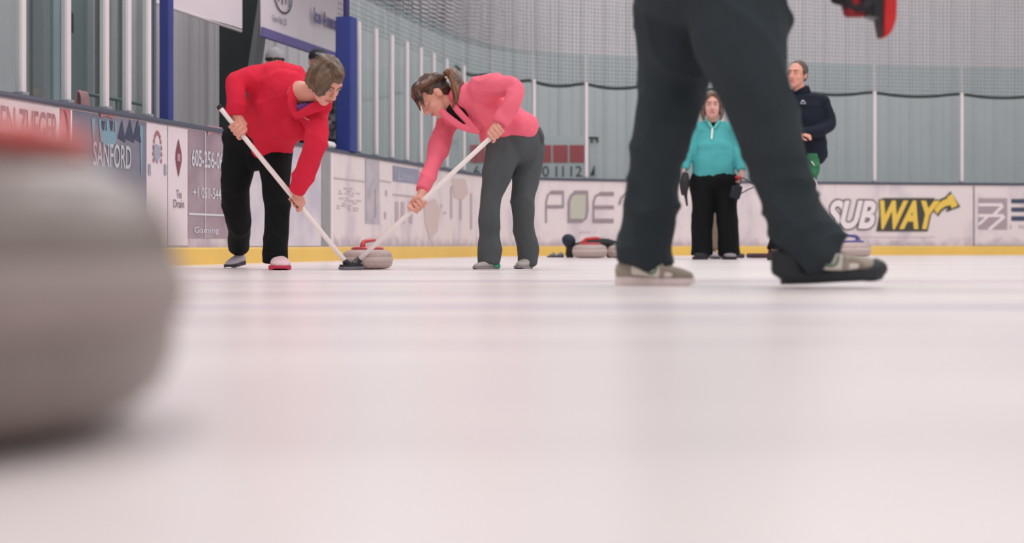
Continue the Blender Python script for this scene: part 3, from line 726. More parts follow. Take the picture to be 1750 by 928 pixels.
# ================================================================== people
SKIN = mat('skin', (222, 160, 140), .5, .08, 14, spec=.35)
SKINP = mat('skin_pale', (226, 172, 158), .5, .08, 14, spec=.35)
def cloth(n, c, var=.12, vs=5, rough=.85, sheen=.0, bump=.25, bs=240): return mat(n, c, rough, var, vs, bump, bs, 0.0, .25)
def onb(f, u):
    f = V(f).normalized(); u = V(u); u = (u-f*u.dot(f)).normalized(); s = f.cross(u); return s, f, u       # s: the person's right
def head_vols(bm, c, f, u, k, neck=None, fem=True):
    s, f, u = onb(f, u); R = Matrix((s, f, u)).transposed()
    P = lambda a, b, z: V(c)+(s*a+f*b+u*z)*k
    def E(a, b, z, r): ball(bm, P(a, b, z), [x*k for x in r], R)
    E(0, -.012, .025, (.073, .092, .090)); E(0, .026, -.030, (.060, .062, .082)); E(0, .060, -.088, (.028, .026, .022)); E(0, .040, -.070, (.050, .046, .034))
    E(0, .070, .036, (.048, .020, .016)); E(.034, .060, -.026, (.024, .022, .024)); E(-.034, .060, -.026, (.024, .022, .024))
    tube(bm, [P(0, .082, .022), P(0, .098, -.006), P(0, .106, -.024)], [.008*k, .010*k, .014*k], seg=10, n=3)
    E(.010, .096, -.028, (.009, .010, .008)); E(-.010, .096, -.028, (.009, .010, .008))
    E(0, .084, -.054, (.022, .010, .006)); E(0, .083, -.064, (.019, .010, .007))
    for q in (1, -1):
        E(q*.074, -.008, -.004, (.009, .020, .032)); E(q*.030, .074, .010, (.013, .012, .010))
    if neck is not None: tube(bm, [P(0, -.012, -.06), (P(0, -.015, -.10)+V(neck))/2, V(neck)], [.052*k, .053*k, .062*k])
    return P, (s, f, u), R
def face_bits(par, P, ax, R, k, iris=(70, 60, 50), brow=(110, 84, 66), lip=(190, 110, 108)):
    for q in (1, -1):
        bm = BM(); ball(bm, P(q*.030, .0805, .010), (.011*k, .008*k, .0065*k), R, 12, 8); e = obj('eye', bm, mat('eye_white', (196, 178, 172), .4), par, smooth=True)
        bm = BM(); ball(bm, P(q*.030, .0868, .010), (.0048*k, .003*k, .0052*k), R, 10, 6); obj('iris', bm, mat('iris_dark', iris, .3), e, smooth=True)
        bm = BM(); tube(bm, [P(q*.014, .089, .026), P(q*.030, .090, .031), P(q*.046, .080, .027)], [.0022*k, .0028*k, .0018*k], seg=8, n=3); obj('eyebrow', bm, mat('brow_%d' % brow[0], brow, .8), par, smooth=True)
    bm = BM(); tube(bm, [P(-.021, .089, -.058), P(0, .0965, -.057), P(.021, .089, -.058)], [(.003*k, .004*k), (.005*k, .007*k), (.003*k, .004*k)], seg=10, n=4); obj('lips', bm, mat('lips_%d' % lip[0], lip, .5), par, smooth=True)
def grip(bm, c, axis, wrist, r=.014, k=1.0, flip=1):
    """a hand closed round a shaft: palm, four bent fingers, thumb, wrist"""
    a = V(axis).normalized(); c = V(c); p = V(wrist)-c; p = (p-a*p.dot(a)).normalized(); q = a.cross(p)*flip
    ball(bm, c+p*(r+.016)*k-q*.006*k, (.044*k, .017*k, .036*k), frame(a, p) if False else Matrix((a, p, a.cross(p))).transposed())
    for i, (o, fr) in enumerate(((.034, .0088), (.0115, .0094), (-.0115, .0090), (-.033, .0078))):
        pts = []; rr = r+fr+.001
        for an in (38, 85, 130, 180, 225, 262):
            t = math.radians(an); e = 1.18 if an in (85, 180) else 1.0
            pts.append(c+a*o*k+(p*math.cos(t)+q*math.sin(t))*rr*k*e)
        tube(bm, [c+a*o*k*.8+p*(r+.018)*k+q*.012*k]+pts, [fr*1.15*k]*2+[fr*k]*3+[fr*.9*k]*2, seg=10, n=3)
    pts = [c+a*.026*k+p*(r+.016)*k-q*.018*k]
    for an, o in ((-50, .040), (-95, .046), (-140, .044)):
        t = math.radians(an); pts.append(c+a*o*k+(p*math.cos(t)+q*math.sin(t))*(r+.013)*k)
    tube(bm, pts, [.014*k, .012*k, .0105*k, .009*k], seg=10, n=3)
    tube(bm, [V(wrist), V(wrist).lerp(c+p*(r+.018)*k, .6), c+p*(r+.018)*k], [(.026*k, .026*k), (.029*k, .021*k), (.034*k, .018*k)], side=a)
def relaxed(bm, wrist, d, n, k=1.0, curl=.5, thumb=1):
    """a hanging hand, slightly curled: d towards the finger tips, n out of the back of the hand"""
    d = V(d).normalized(); n = V(n); n = (n-d*n.dot(d)).normalized(); s = d.cross(n)
    tube(bm, [V(wrist), V(wrist)+d*.03*k, V(wrist)+d*.085*k], [(.026*k, .020*k), (.034*k, .018*k), (.041*k, .014*k)], side=s)
    for o, L, r in ((-.030, .062, .0085), (-.010, .074, .009), (.010, .080, .0092), (.030, .072, .0088)):
        b = V(wrist)+d*.085*k+s*o*k; pts = [b-d*.015*k, b]; an = 0; p = b
        for j, fl in enumerate((.45, .32, .23)):
            an += curl*(.45, .6, .45)[j]; p = p+(d*math.cos(an)-n*math.sin(an))*L*fl*k; pts.append(p)
        tube(bm, pts, [r*k]*3+[r*.93*k, r*.8*k], seg=10, n=3)
    b = V(wrist)+d*.03*k+s*.028*thumb*k
    tube(bm, [b, b+(d*.030+s*thumb*.022-n*.012)*k, b+(d*.058+s*thumb*.024-n*.026)*k, b+(d*.078+s*thumb*.018-n*.036)*k], [.014*k, .0125*k, .0105*k, .009*k], seg=10, n=3)
def limbs(bm, spec, k=1.0, cap=1.0, capend=None):
    """spec: rows of (column, row, depth, radius or pair)"""
    for pts, side in spec:
        tube(bm, [Q(p[0], p[1], p[2]) for p in pts], [tuple(x*k for x in p[3]) if hasattr(p[3], '__len__') else p[3]*k for p in pts], side=side, cap=capend if capend is not None else cap, cap0=cap)
def shoe(par, heel, toe, k, mats, up=(0, 0, 1), wide=1.0, ankle=.11, extra=None, label=None, over=False):
    """sports shoe: upper, sole, laces; heel and toe are points of the sole"""
    heel, toe = V(heel), V(toe); x = (toe-heel); L = x.length; x.normalize(); y = V(up).cross(x).normalized(); z = x.cross(y); q = L/.29
    P = lambda a, b, c: heel+x*(a*L)+y*(b*q*wide)+z*(c*q)
    ground = 0.0
    def flat(bmx): pass
    bm = BM()
    tube(bm, [P(.09, 0, .050), P(.25, 0, .054), P(.45, 0, .050), P(.65, .003, .043), P(.84, .004, .036), P(.93, .003, .032)], [(.032*q*wide, .040*q), (.036*q*wide, .045*q), (.039*q*wide, .040*q), (.046*q*wide, .033*q), (.043*q*wide, .026*q), (.030*q*wide, .019*q)], side=y, cap=.8)
    tube(bm, [P(.22, 0, .06), P(.20, 0, ankle)], [(.034*q, .045*q), (.036*q, .044*q)], side=y, cap=.2)
    o = organic('shoe', bm, .006*max(1, q), mats[0], par, 5, .5, label=label)
    bm = BM(); prof = [(.0, .0), (.02, .020), (.08, .031), (.25, .034), (.42, .036), (.62, .046), (.78, .050), (.90, .043), (.97, .025), (1.0, .0)]
    loop = prof+[(a, -b) for a, b in prof[-2:0:-1]]
    lo = [bm.verts.new(P(a, b*.96, 0.0+(.010 if a > .93 else 0))) for a, b in loop]; mi = [bm.verts.new(P(a, b*1.04, .012)) for a, b in loop]; hi = [bm.verts.new(P(a, b, .028+(.004 if a < .3 else 0))) for a, b in loop]
    n = len(loop); bm.faces.new(lo[::-1]); bm.faces.new(hi)
    for A, B in ((lo, mi), (mi, hi)):
        for i in range(n): bm.faces.new((A[i], A[(i+1) % n], B[(i+1) % n], B[i]))
    obj('sole', bm, mats[1], o, smooth=False)
    bm = BM()
    for a in (.42, .50, .58): tube(bm, [P(a, -.026, .078-(a-.42)*.1), P(a+.01, 0, .089-(a-.42)*.11), P(a, .026, .078-(a-.42)*.1)], [.004*q]*3, seg=8, n=3)
    obj('laces', bm, mats[2], o, smooth=True)
    if extra: extra(o, P, q)
    return o
def broom(A, B, headc, headdir, label, tipm, padm, hang=None, pad=(.17, .055, .024)):
    t = thing('curling_broom', label, 'curling broom', tuple(headc)); A, B, headc = V(A), V(B), V(headc)
    bm = BM(); tube(bm, [A, B], [.0145, .0145], n=3, cap=.2); obj('shaft', bm, mat('white_fibreglass', (240, 230, 226), .35), t, smooth=True)
    d = (A-B).normalized(); bm = BM(); tube(bm, [A-d*.004, A+d*.010], [.0165, .0165], cap=.5); obj('end_cap', bm, mat('black_rubber', (22, 24, 28), .6), t, 'black end cap', smooth=True)
    R = frame(headdir)
    bm = BM(); tube(bm, [B+d*.012, B, headc+V((0, 0, .03))], [.018, .021, .022], cap=.6); box(bm, headc+V((0, 0, .026)), (pad[0]*.92, pad[1]*.8, .014), R, .004); ball(bm, headc+V((0, 0, .034)), (.03, .026, .018), R)
    obj('head', bm, tipm, t, 'black hinged broom head', smooth=False)
    bm = BM(); box(bm, headc+V((0, 0, .011)), (pad[0], pad[1], .018), R, .006); obj('pad', bm, padm, t)
    return t
BLACKP = mat('black_plastic', (24, 26, 32), .45)
def person(label, foot, grp=None): return thing('person', label, 'person', tuple(foot))
def brooms_axis(A, B, t): return V(A).lerp(V(B), t)

# ------------------------------------------------------------------ sweeper in red
def red():
    t = person('person in red fleece jacket and black trousers bending over a broom', Q(440, 460, 8.8).xy.to_3d())
    A, B = Q(376, 184, 8.32), Q(592, 449, 8.50)
    legs = [([(414, 245, 8.80, .115), (404, 310, 8.86, .094), (404, 361, 8.98, .085), (408.5, 395, 9.14, .072), (407.5, 424, 9.30, .070)], None),
            ([(468, 258, 8.78, .118), (470.5, 310, 8.70, .090), (473.5, 354, 8.66, .080), (472.5, 405, 8.64, .074), (471.5, 449, 8.64, .080)], None)]
    pel = Q(440, 236, 8.80)
    arms = [([(447, 137, 8.50, .088), (407, 141, 8.40, .068), (403, 165, 8.36, .060), (404, 194, 8.36, .053)], None),
            ([(534, 186, 8.36, .088), (543, 222, 8.27, .074), (537, 254, 8.24, .067), (520, 296, 8.32, .058), (508.5, 326, 8.38, .050)], None)]
    sl = (.87, .05, -.46)
    tors = [([(459, 244, 8.76, (.160, .125)), (463, 218, 8.70, (.186, .135)), (479, 182, 8.54, (.205, .14)), (488, 152, 8.46, (.165, .13))], sl)]
    # skin: one continuous body
    bm = BM(); hc = Q(556, 138, 8.16); k = 1.12
    P, ax, R = head_vols(bm, hc, (.55, -.42, -.72), (.40, -.42, .60), k, neck=Q(512, 158, 8.36))
    limbs(bm, legs, .62, capend=.3); limbs(bm, arms, .55); limbs(bm, tors, .80, capend=.4); ball(bm, pel, (.14, .10, .10))
    ball(bm, Q(512, 160, 8.35), (.072, .07, .07))
    h1, h2 = A.lerp(B, .135), A.lerp(B, .60)
    grip(bm, h1, B-A, Q(404, 196, 8.36), k=1.12); grip(bm, h2, B-A, Q(508, 328, 8.38), k=1.08, flip=-1)
    organic('body', bm, .0048, SKIN, t, 3)
    # clothing
    bm = BM(); limbs(bm, legs, 1, capend=.12); ball(bm, pel, (.222, .155, .135)); tube(bm, [Q(437, 255, 8.80), Q(437, 268, 8.80)], [(.17, .12), (.12, .09)], side=(1, 0, 0))
    organic('trousers', bm, .008, cloth('black_trousers', (13, 17, 19)), t, 5, .5, folds(.010, (7, 7, 5), 3))
    vee = [(508, 141), (503, 152), (501, 180), (505, 198), (530, 186), (552, 178), (552, 150)]
    bm = BM(); limbs(bm, arms, 1, capend=.25); limbs(bm, tors, 1, capend=.9); ball(bm, Q(478, 139, 8.52), (.175, .13, .118)); ball(bm, Q(520, 176, 8.42), (.12, .10, .12)); ball(bm, Q(492, 204, 8.53), (.15, .10, .13)); ball(bm, Q(468, 186, 8.47), (.13, .09, .10), Matrix.Rotation(.5, 3, 'Y')); ball(bm, Q(505, 214, 8.44), (.10, .08, .075), Matrix.Rotation(.6, 3, 'Y'))
    tube(bm, [Q(460, 240, 8.76), Q(460, 258, 8.77)], [(.150, .12), (.152, .12)], side=(1, 0, -.05), cap=.08)
    cj = cloth('red_fleece', (220, 40, 66), .10, 4, .9, .35, .3, 180)
    organic('jacket', bm, .008, cj, t, 5, .5, folds(.013, (9, 9, 6), 9), front_poly(vee, 8.46), .012)
    bm = BM(); limbs(bm, [([(509, 190, 8.315, .040), (517, 184, 8.295, .044), (527, 178, 8.285, .044)], sl)])
    organic('shirt', bm, .008, cloth('violet_shirt', (108, 70, 140)), t, 4, .5, None, front_poly([(480, 130), (560, 130), (560, 168), (528, 174), (500, 179)], 8.5), 0)
    bm = BM()
    tube(bm, [Q(516, 140, 8.44), Q(503, 152, 8.32), Q(500, 176, 8.27), Q(505, 198, 8.25)], [(.012, .03), (.014, .036), (.013, .034), (.011, .02)], side=(.6, -.8, 0), seg=12)
    tube(bm, [Q(505, 199, 8.25), Q(530, 187, 8.20), Q(553, 177, 8.19), Q(566, 169, 8.22)], [(.011, .02), (.013, .032), (.013, .036), (.010, .022)], side=(.2, -.95, .2), seg=12)
    tube(bm, [Q(549, 186, 8.22), Q(558, 180, 8.22), Q(566, 171, 8.22)], [(.014, .05), (.012, .04), (.008, .012)], side=(.2, -.95, .2), seg=12)
    organic('collar', bm, .006, cj, t, 3)
    bm = BM(); tube(bm, [Q(519, 200, 8.235), Q(528, 205, 8.225)], [.004, .004], seg=8); obj('logo', bm, mat('logo_rose', (232, 130, 140), .6), t, 'small pale chest logo', smooth=True)
    # hair: chin length, falling over the face
    bm = BM(); s, f, u = ax
    E = lambda a, b, z, r: ball(bm, P(a, b, z), [q*k for q in r], R)
    E(0, -.016, .044, (.083, .096, .088)); E(0, -.045, .010, (.070, .055, .066))
    for i, (x, y) in enumerate(((523, 138), (525, 143), (529, 149), (535, 155), (541, 160))):
        tube(bm, [Q(556-i*2, 103+i*4, 8.10), Q(536+i*1.5, 119+i*5, 8.075), Q(x, y, 8.11)], [.035, .030, .010], seg=10)
    for i, (x, y) in enumerate(((547, 163), (553, 161), (559, 154), (543, 161))):
        tube(bm, [Q(556, 106+i*2, 8.07), Q(x+2, 134, 8.035), Q(x, y, 8.065)], [.03, .026, .010], seg=10)
    for i in range(5):
        tube(bm, [Q(548+i*4, 101+i*1.5, 8.1), Q(566+i*4, 112+i*4, 8.045+.01*i), Q(582-i*1.5, 130+i*3, 8.06+.012*i)], [.03, .026, .012], seg=10)
    organic('hair', bm, .0055, mat('ash_brown_hair', (118, 92, 68), .45, .45, 34, .5, 70, stretch=(1, 1, .12), col2=(66, 50, 38), lean=48), t, 2, .5, folds(.004, (60, 60, 12), 2))
    face_bits(t, P, ax, R, k)
    # shoes
    shoe(t, Q(417, 459.5, 9.36).xy.to_3d()+V((0, 0, .022)), Q(388, 459, 9.14).xy.to_3d()+V((0, 0, .0)), 1, (mat('grey_shoe', (176, 168, 176), .7), mat('dark_sole', (40, 40, 48), .6), mat('grey_lace', (150, 145, 150), .7)), label='grey shoe with dark sole')
    shoe(t, Q(476, 460, 8.72).xy.to_3d(), Q(479, 462, 8.44).xy.to_3d(), 1, (mat('rosy_white_shoe', (226, 196, 200), .7), mat('crimson_sole', (190, 46, 76), .55), mat('white_lace', (230, 220, 222), .7)), wide=1.35, label='whitish shoe with crimson sole')
    broom(A, B, V((Q(595, 455, 8.52).x, 8.52, .0)), (.55, .83, 0), 'white-shafted curling broom held by the person in the red jacket', BLACKP, mat('grey_pad', (112, 110, 122), .8), pad=(.13, .05, .024))
red()

# ------------------------------------------------------------------ sweeper in pink
def pink():
    t = person('person in coral pink sweater and grey trousers with a ponytail bending over a broom', Q(865, 458, 8.85).xy.to_3d())
    A, B = Q(853, 222, 8.50), Q(612, 445, 8.62)
    legs = [([(862, 255, 8.84, .115), (848, 300, 8.80, .090), (839, 334, 8.78, .070), (837, 370, 8.78, .064), (837, 402, 8.80, .060), (836.5, 428, 8.80, .074), (836, 450, 8.80, .068)], None),
            ([(900, 256, 8.96, .112), (899, 301, 8.96, .092), (893, 342, 8.96, .074), (895, 392, 9.0, .064), (901, 422, 9.02, .068), (901, 452, 9.02, .056)], None)]
    pel = Q(882, 246, 8.90)
    arms = [([(820, 154, 8.74, .092), (850, 147, 8.66, .074), (880, 151, 8.59, .054), (873, 178, 8.54, .056), (862, 196, 8.54, .054), (854, 211, 8.53, .046)], None),
            ([(772, 196, 8.98, .080), (758, 226, 8.94, .068), (747, 262, 8.86, .060), (733, 298, 8.76, .050), (722, 326, 8.66, .044)], None)]
    dep = (0, 1, 0)
    tors = [([(888, 226, 8.9, (.165, .130)), (856, 205, 8.89, (.170, .135)), (820, 182, 8.87, (.180, .135)), (792, 172, 8.86, (.14, .095))], dep)]
    bm = BM(); hc = Q(742, 164, 8.82); k = 1.12
    P, ax, R = head_vols(bm, hc, (-.58, -.26, -.77), (-.79, -.08, .62), k, neck=Q(782, 182, 8.84))
    limbs(bm, legs, .6, capend=.3); limbs(bm, arms, .55); limbs(bm, tors, .80, capend=.4); ball(bm, pel, (.12, .11, .10))
    h1, h2 = A.lerp(B, .02), A.lerp(B, .57)
    grip(bm, h1, B-A, Q(853, 210, 8.53), k=1.1, flip=-1); grip(bm, h2, B-A, Q(722, 328, 8.66), k=1.1)
    organic('body', bm, .0048, SKIN, t, 3)
    bm = BM(); limbs(bm, legs, 1, capend=.12); ball(bm, pel, (.165, .165, .13)); ball(bm, Q(898, 238, 8.92), (.112, .15, .115))
    organic('trousers', bm, .008, cloth('charcoal_trousers', (82, 87, 89)), t, 5, .5, folds(.010, (8, 8, 5), 5))
    bm = BM(); tube(bm, [Q(922, 226, 8.83), Q(926, 236, 8.84), Q(926, 246, 8.85)], [.010, .014, .010], seg=8); obj('pocket', bm, cloth('charcoal_trousers', (82, 87, 89)), t, smooth=True)
    vee = [(757, 187), (768, 180), (780, 188), (798, 207), (817, 226), (796, 222), (776, 210)]
    cp = cloth('coral_knit', (244, 114, 134), .08, 5, .9, .35, .35, 200)
    bm = BM(); limbs(bm, arms, 1, capend=.25); limbs(bm, tors, 1, capend=.5); ball(bm, Q(880, 222, 8.9), (.150, .178, .128)); ball(bm, Q(860, 228, 8.9), (.135, .172, .112)); ball(bm, Q(842, 228, 8.88), (.09, .15, .10))
    ball(bm, Q(800, 168, 8.82), (.12, .13, .10)); ball(bm, Q(775, 196, 8.86), (.07, .10, .06))
    organic('sweater', bm, .008, cp, t, 5, .5, folds(.012, (10, 8, 8), 4), front_poly(vee, 8.84), .012)
    bm = BM(); limbs(bm, tors, .93); ball(bm, Q(784, 192, 8.84), (.085, .115, .085)); organic('shirt', bm, .008, cloth('black_shirt', (20, 24, 26)), t, 4)
    bm = BM()
    tube(bm, [Q(773, 177, 8.72), Q(783, 190, 8.72), Q(800, 208, 8.715), Q(818, 227, 8.725)], [(.010, .018), (.011, .022), (.010, .02), (.008, .012)], side=(.1, -1, 0), seg=10)
    tube(bm, [Q(752, 185, 8.78), Q(765, 200, 8.74), Q(790, 217, 8.72), Q(817, 227, 8.725)], [(.011, .020), (.012, .026), (.011, .022), (.008, .012)], side=(.1, -1, 0), seg=10)
    organic('neckline', bm, .006, cp, t, 3)
    bm = BM(); s, f, u = ax
    E = lambda a, b, z, r: ball(bm, P(a, b, z), [q*k for q in r], R)
    E(0, -.026, .036, (.082, .094, .088)); E(0, -.050, .0, (.072, .060, .066)); E(0, .052, .075, (.055, .040, .035))
    for i in range(6):   # swept back to the tie
        tube(bm, [Q(709+i*4, 160-i*6, 8.80), Q(722+i*5, 142-i*3+4, 8.715+.008*i), Q(763, 127+i, 8.80)], [.018, .022, .014], seg=10)
    tube(bm, [Q(709, 158, 8.78), Q(713, 174, 8.76), Q(720, 191, 8.76)], [.020, .012, .003], seg=8); tube(bm, [Q(712, 150, 8.74), Q(718, 166, 8.70), Q(726, 182, 8.70)], [.024, .016, .004], seg=8); ball(bm, Q(716, 154, 8.80), (.05, .07, .055))
    hm = mat('chestnut_hair', (112, 76, 54), .42, .5, 34, .5, 70, col2=(48, 36, 32), stretch=(1, 1, .12), lean=54)
    h = organic('hair', bm, .0055, hm, t, 2, .5, folds(.004, (50, 50, 20), 2))
    bm = BM()
    for o, e in ((0, 0), (.02, 4), (-.02, -3), (.035, 1)):
        tube(bm, [Q(760, 126, 8.80), Q(772+e*.5, 124-e*.3, 8.79+o), Q(781+e, 143, 8.76+o), Q(782+e*.6, 165, 8.74+o), Q(776+e, 184, 8.73+o)], [.016, .028, .030, .024, .006], seg=10)
    organic('ponytail', bm, .0055, mat('ponytail_hair', (140, 98, 66), .42, .45, 40, .5, 70, col2=(66, 46, 34), stretch=(1, 1, .12), lean=-12), h, 2, .5, folds(.004, (60, 60, 12), 6))
    bm = BM(); r = bmesh.ops.create_uvsphere(bm, u_segments=4, v_segments=3, radius=.001); bm.free(); bm = BM()
    tube(bm, [Q(760, 131, 8.775), Q(764, 133, 8.765), Q(767, 129, 8.775)], [.007]*3, seg=8); obj('hair_tie', bm, mat('pale_tie', (214, 206, 190), .6), h, 'pale hair tie', smooth=True)
    face_bits(t, P, ax, R, k, brow=(70, 50, 42), lip=(206, 112, 116))
    gm = (mat('grey_taupe_shoe', (170, 164, 158), .7), mat('taupe_sole', (136, 130, 130), .6), mat('grey_lace', (150, 145, 150), .7))
    def green(o, P, q):
        bm = BM(); tube(bm, [P(.06, -.040, .034), P(.02, 0, .040), P(.06, .040, .034)], [(.012*q, .02*q)]*3, seg=10); tube(bm, [P(.08, .038, .032), P(.24, .041, .03)], [(.008*q, .02*q), (.005*q, .012*q)], seg=8)
        obj('heel_patch', bm, mat('green_patch', (36, 150, 112), .6), o, 'green heel patch', smooth=True)
    shoe(t, Q(853, 460, 8.80).xy.to_3d(), Q(808, 460, 8.72).xy.to_3d()*1, 1, gm, extra=green, wide=1.1, label='grey shoe with green heel')
    shoe(t, Q(905, 459, 9.06).xy.to_3d(), Q(886, 459, 8.86).xy.to_3d(), 1, gm, extra=green, wide=1.2, label='grey shoe with green heel')
    broom(A, B, V((Q(606, 455, 8.58).x, 8.58, .0)), (.6, .8, 0), 'white-shafted curling broom held by the person in the coral sweater', BLACKP, mat('grey_pad', (112, 110, 122), .8), pad=(.12, .05, .024))
pink()

# ------------------------------------------------------------------ tall walking person close to the lens
def walker():
    t = person('person striding past in dark charcoal trousers, close up, seen from the waist down', Q(1230, 490, 5.12).xy.to_3d())
    legs = [([(1160, 20, 5.26, .185), (1149, 143, 5.32, .136), (1136, 211, 5.27, .120), (1118, 283, 5.28, .103), (1110, 350, 5.28, .104), (1106, 400, 5.28, .100), (1096, 452, 5.28, .096)], None),
            ([(1258, 10, 4.98, .190), (1266, 75, 4.92, .174), (1287, 143, 4.90, .138), (1314, 226, 4.93, .124), (1335, 300, 4.97, .106), (1349, 350, 4.98, .101), (1371, 400, 4.99, .110), (1385, 426, 4.99, .112), (1370, 455, 5.0, .088)], None)]
    pel = Q(1210, -20, 5.12)
    d = 5.12; tors = [([(1210, -30, d, (.24, .17)), (1216, -120, d, (.235, .165)), (1225, -230, d, (.255, .17)), (1232, -300, d, (.17, .12))], (.5, .85, 0))]
    arms = [([(1290, -282, 4.93, .085), (1335, -180, 4.86, .066), (1345, -130, 4.86, .062), (1400, -70, 4.88, .056), (1450, -30, 4.92, .046)], None),
            ([(1175, -282, 5.32, .085), (1140, -170, 5.40, .068), (1150, -110, 5.40, .062), (1185, -30, 5.36, .046)], None)]
    bm = BM(); hc = Q(1250, -400, 5.12); k = 1.22
    P, ax, R = head_vols(bm, hc, (.95, -.15, -.1), (.1, 0, 1), k, neck=Q(1236, -320, 5.12))
    limbs(bm, legs, .6, capend=.3); limbs(bm, arms, .6); limbs(bm, tors, .82, capend=.4); ball(bm, pel, (.16, .12, .10))
    A, B = Q(1440, -120, 4.93), Q(1503, 10, 4.95)
    relaxed(bm, Q(1187, -26, 5.36), (.1, 0, -1), (-1, .2, 0), 1.2)
    organic('body', bm, .0065, SKIN, t, 3)
    bm = BM(); limbs(bm, legs, 1, capend=.12); ball(bm, pel, (.272, .20, .16)); ball(bm, Q(1336, 36, 4.93), (.042, .06, .075)); ball(bm, Q(1120, 5, 5.2), (.075, .1, .12))
    def wr(c):
        p = V((c.x*5+1, c.y*5, c.z*7+c.x*6)); g = noise.noise(p)+.5*noise.noise(p*2.1)
        low = max(0, 1-c.z/.55); 
        n2 = noise.noise(V((c.x*9+c.z*5, c.y*3, c.z*3.2-c.x*2+4)))
        
        rg = (1-abs(noise.noise(V((c.x*3.4+c.z*2.6, c.y*2.5, c.z*3.0-c.x*1.2+7)))))**6
        rh = (1-abs(noise.noise(V((c.x*5-c.z*3.5, c.y*4, c.z*6+c.x*2+1)))))**7
        return .010*g*(.5+low)+.027*rg*(.5+.5*low)+.020*rh*(.25+low)-.012+.004*low*math.sin(c.z*34+c.x*16+3*g)
    organic('trousers', bm, .011, cloth('dark_slate_trousers', (52, 60, 64), .2, 4, .9, .2, .2, 160), t, 6, .5, wr)
    bm = BM(); limbs(bm, tors, 1); limbs(bm, arms, 1, capend=.2); tube(bm, [Q(1211, -20, d), Q(1210, -52, d)], [(.285, .21), (.26, .19)], side=(.5, .85, 0), cap=.1); tube(bm, [Q(1175, -280, 5.3), Q(1290, -280, 4.95)], [.1, .1])
    organic('jacket', bm, .012, cloth('charcoal_jacket', (40, 44, 48)), t, 6, .5, folds(.012, (6, 6, 6), 2))
    bm = BM(); ball(bm, P(0, -.022, .038), [q*k for q in (.080, .096, .086)], R); ball(bm, P(0, -.06, -.01), [q*k for q in (.068, .045, .06)], R)
    organic('hair', bm, .008, mat('short_dark_hair', (70, 56, 48), .6, .3, 30), t, 2)
    face_bits(t, P, ax, R, k)
    # black-and-red glove closed on the hanging broom
    bm = BM(); c = A.lerp(B, .80); grip(bm, Q(1462, -14, 4.93), B-A, Q(1436, -36, 4.93), r=.016, k=1.35)
    organic('glove', bm, .006, mat('black_glove', (34, 28, 34), .7, .2, 20), t, 3, label='black glove')
    # shoes
    tan = mat('taupe_suede', (160, 148, 134), .8, .12, 20); wht = mat('off_white_sole', (232, 214, 210), .55, .06, 8); lace = mat('cream_lace', (214, 204, 192), .7)
    gr = mat('leaf_green_trim', (92, 128, 96), .6); cream = mat('cream_panel', (226, 216, 206), .65)
    def trim(o, P, q):
        sgn = -1
        for sg in (-1, 1):
            bm = BM(); pts = [P(.385, sg*.0455, .078), P(.40, sg*.0475, .058), P(.45, sg*.0495, .045), P(.515, sg*.0500, .050), P(.545, sg*.0475, .070)]
            tube(bm, pts, [.0042*q]*5, seg=8); obj('trim', bm, gr, o, 'green curved trim', smooth=True)
            bm = BM(); tube(bm, [P(.24, sg*.036, .060), P(.38, sg*.0395, .060), P(.50, sg*.0425, .056), P(.62, sg*.0455, .050), P(.72, sg*.0455, .044)], [(.006*q, .020*q), (.006*q, .024*q), (.006*q, .024*q), (.006*q, .020*q), (.005*q, .012*q)], side=(0, 1, 0), seg=12); obj('side_panel', bm, cream, o, 'cream side panel', smooth=True)
            bm = BM(); tube(bm, [P(.585, sg*.040, .076), P(.61, sg*.0515, .056), P(.60, sg*.0535, .034)], [(.004*q, .009*q)]*3, side=(0, 1, 0), seg=8); tube(bm, [P(.60, sg*.0510, .060), P(.68, sg*.0500, .058), P(.76, sg*.046, .050)], [(.005*q, .008*q)]*3, side=(0, 1, 0), seg=8); obj('overlay', bm, tan, o, smooth=True)
    shoe(t, Q(1051, 489, 5.28).xy.to_3d(), Q(1188, 489, 5.22).xy.to_3d(), 1, (tan, wht, lace), extra=trim, wide=1.05, ankle=.12, label='taupe sports shoe with off-white sole')
    blk = mat('black_gripper', (32, 36, 40), .6)
    def over(o, P, q):
        trim(o, P, q)
        bm = BM()
        tube(bm, [P(.72, 0, .018), P(.86, 0, .020), P(.95, 0, .028), P(.985, 0, .030)], [(.052*q, .018*q), (.051*q, .028*q), (.041*q, .032*q), (.028*q, .022*q)], side=(0, 1, 0), cap=.7, cap0=.3)
        tube(bm, [P(.05, 0, .024), P(.3, 0, .020), P(.55, 0, .018), P(.8, 0, .018), P(.93, 0, .022)], [(.044*q, .026*q), (.047*q, .024*q), (.048*q, .022*q), (.052*q, .022*q), (.042*q, .022*q)], side=(0, 1, 0), cap=.6)
        tube(bm, [P(.12, 0, .03), P(.14, 0, .085)], [(.047*q, .060*q), (.045*q, .064*q)], side=(0, 1, 0), cap=.4)
        organic('gripper', bm, .008, blk, o, 4, label='black rubber gripper overshoe')
    shoe(t, Q(1334, 491, 5.0).xy.to_3d()+V((0, 0, .012)), Q(1511, 491, 4.98).xy.to_3d()+V((0, 0, .034)), 1, (tan, blk, lace), extra=over, wide=1.1, ankle=.12, label='taupe sports shoe in a black gripper overshoe')
    # the red-headed broom carried in the glove
    b = thing('curling_broom', 'red and black broom head hanging at the top edge beside the walking person', 'curling broom', tuple(Q(1515, 40, 4.93)))
    bm = BM(); tube(bm, [Q(1418, -150, 4.93), Q(1500, 20, 4.93)], [.0155, .0155]); obj('shaft', bm, BLACKP, b, smooth=True)
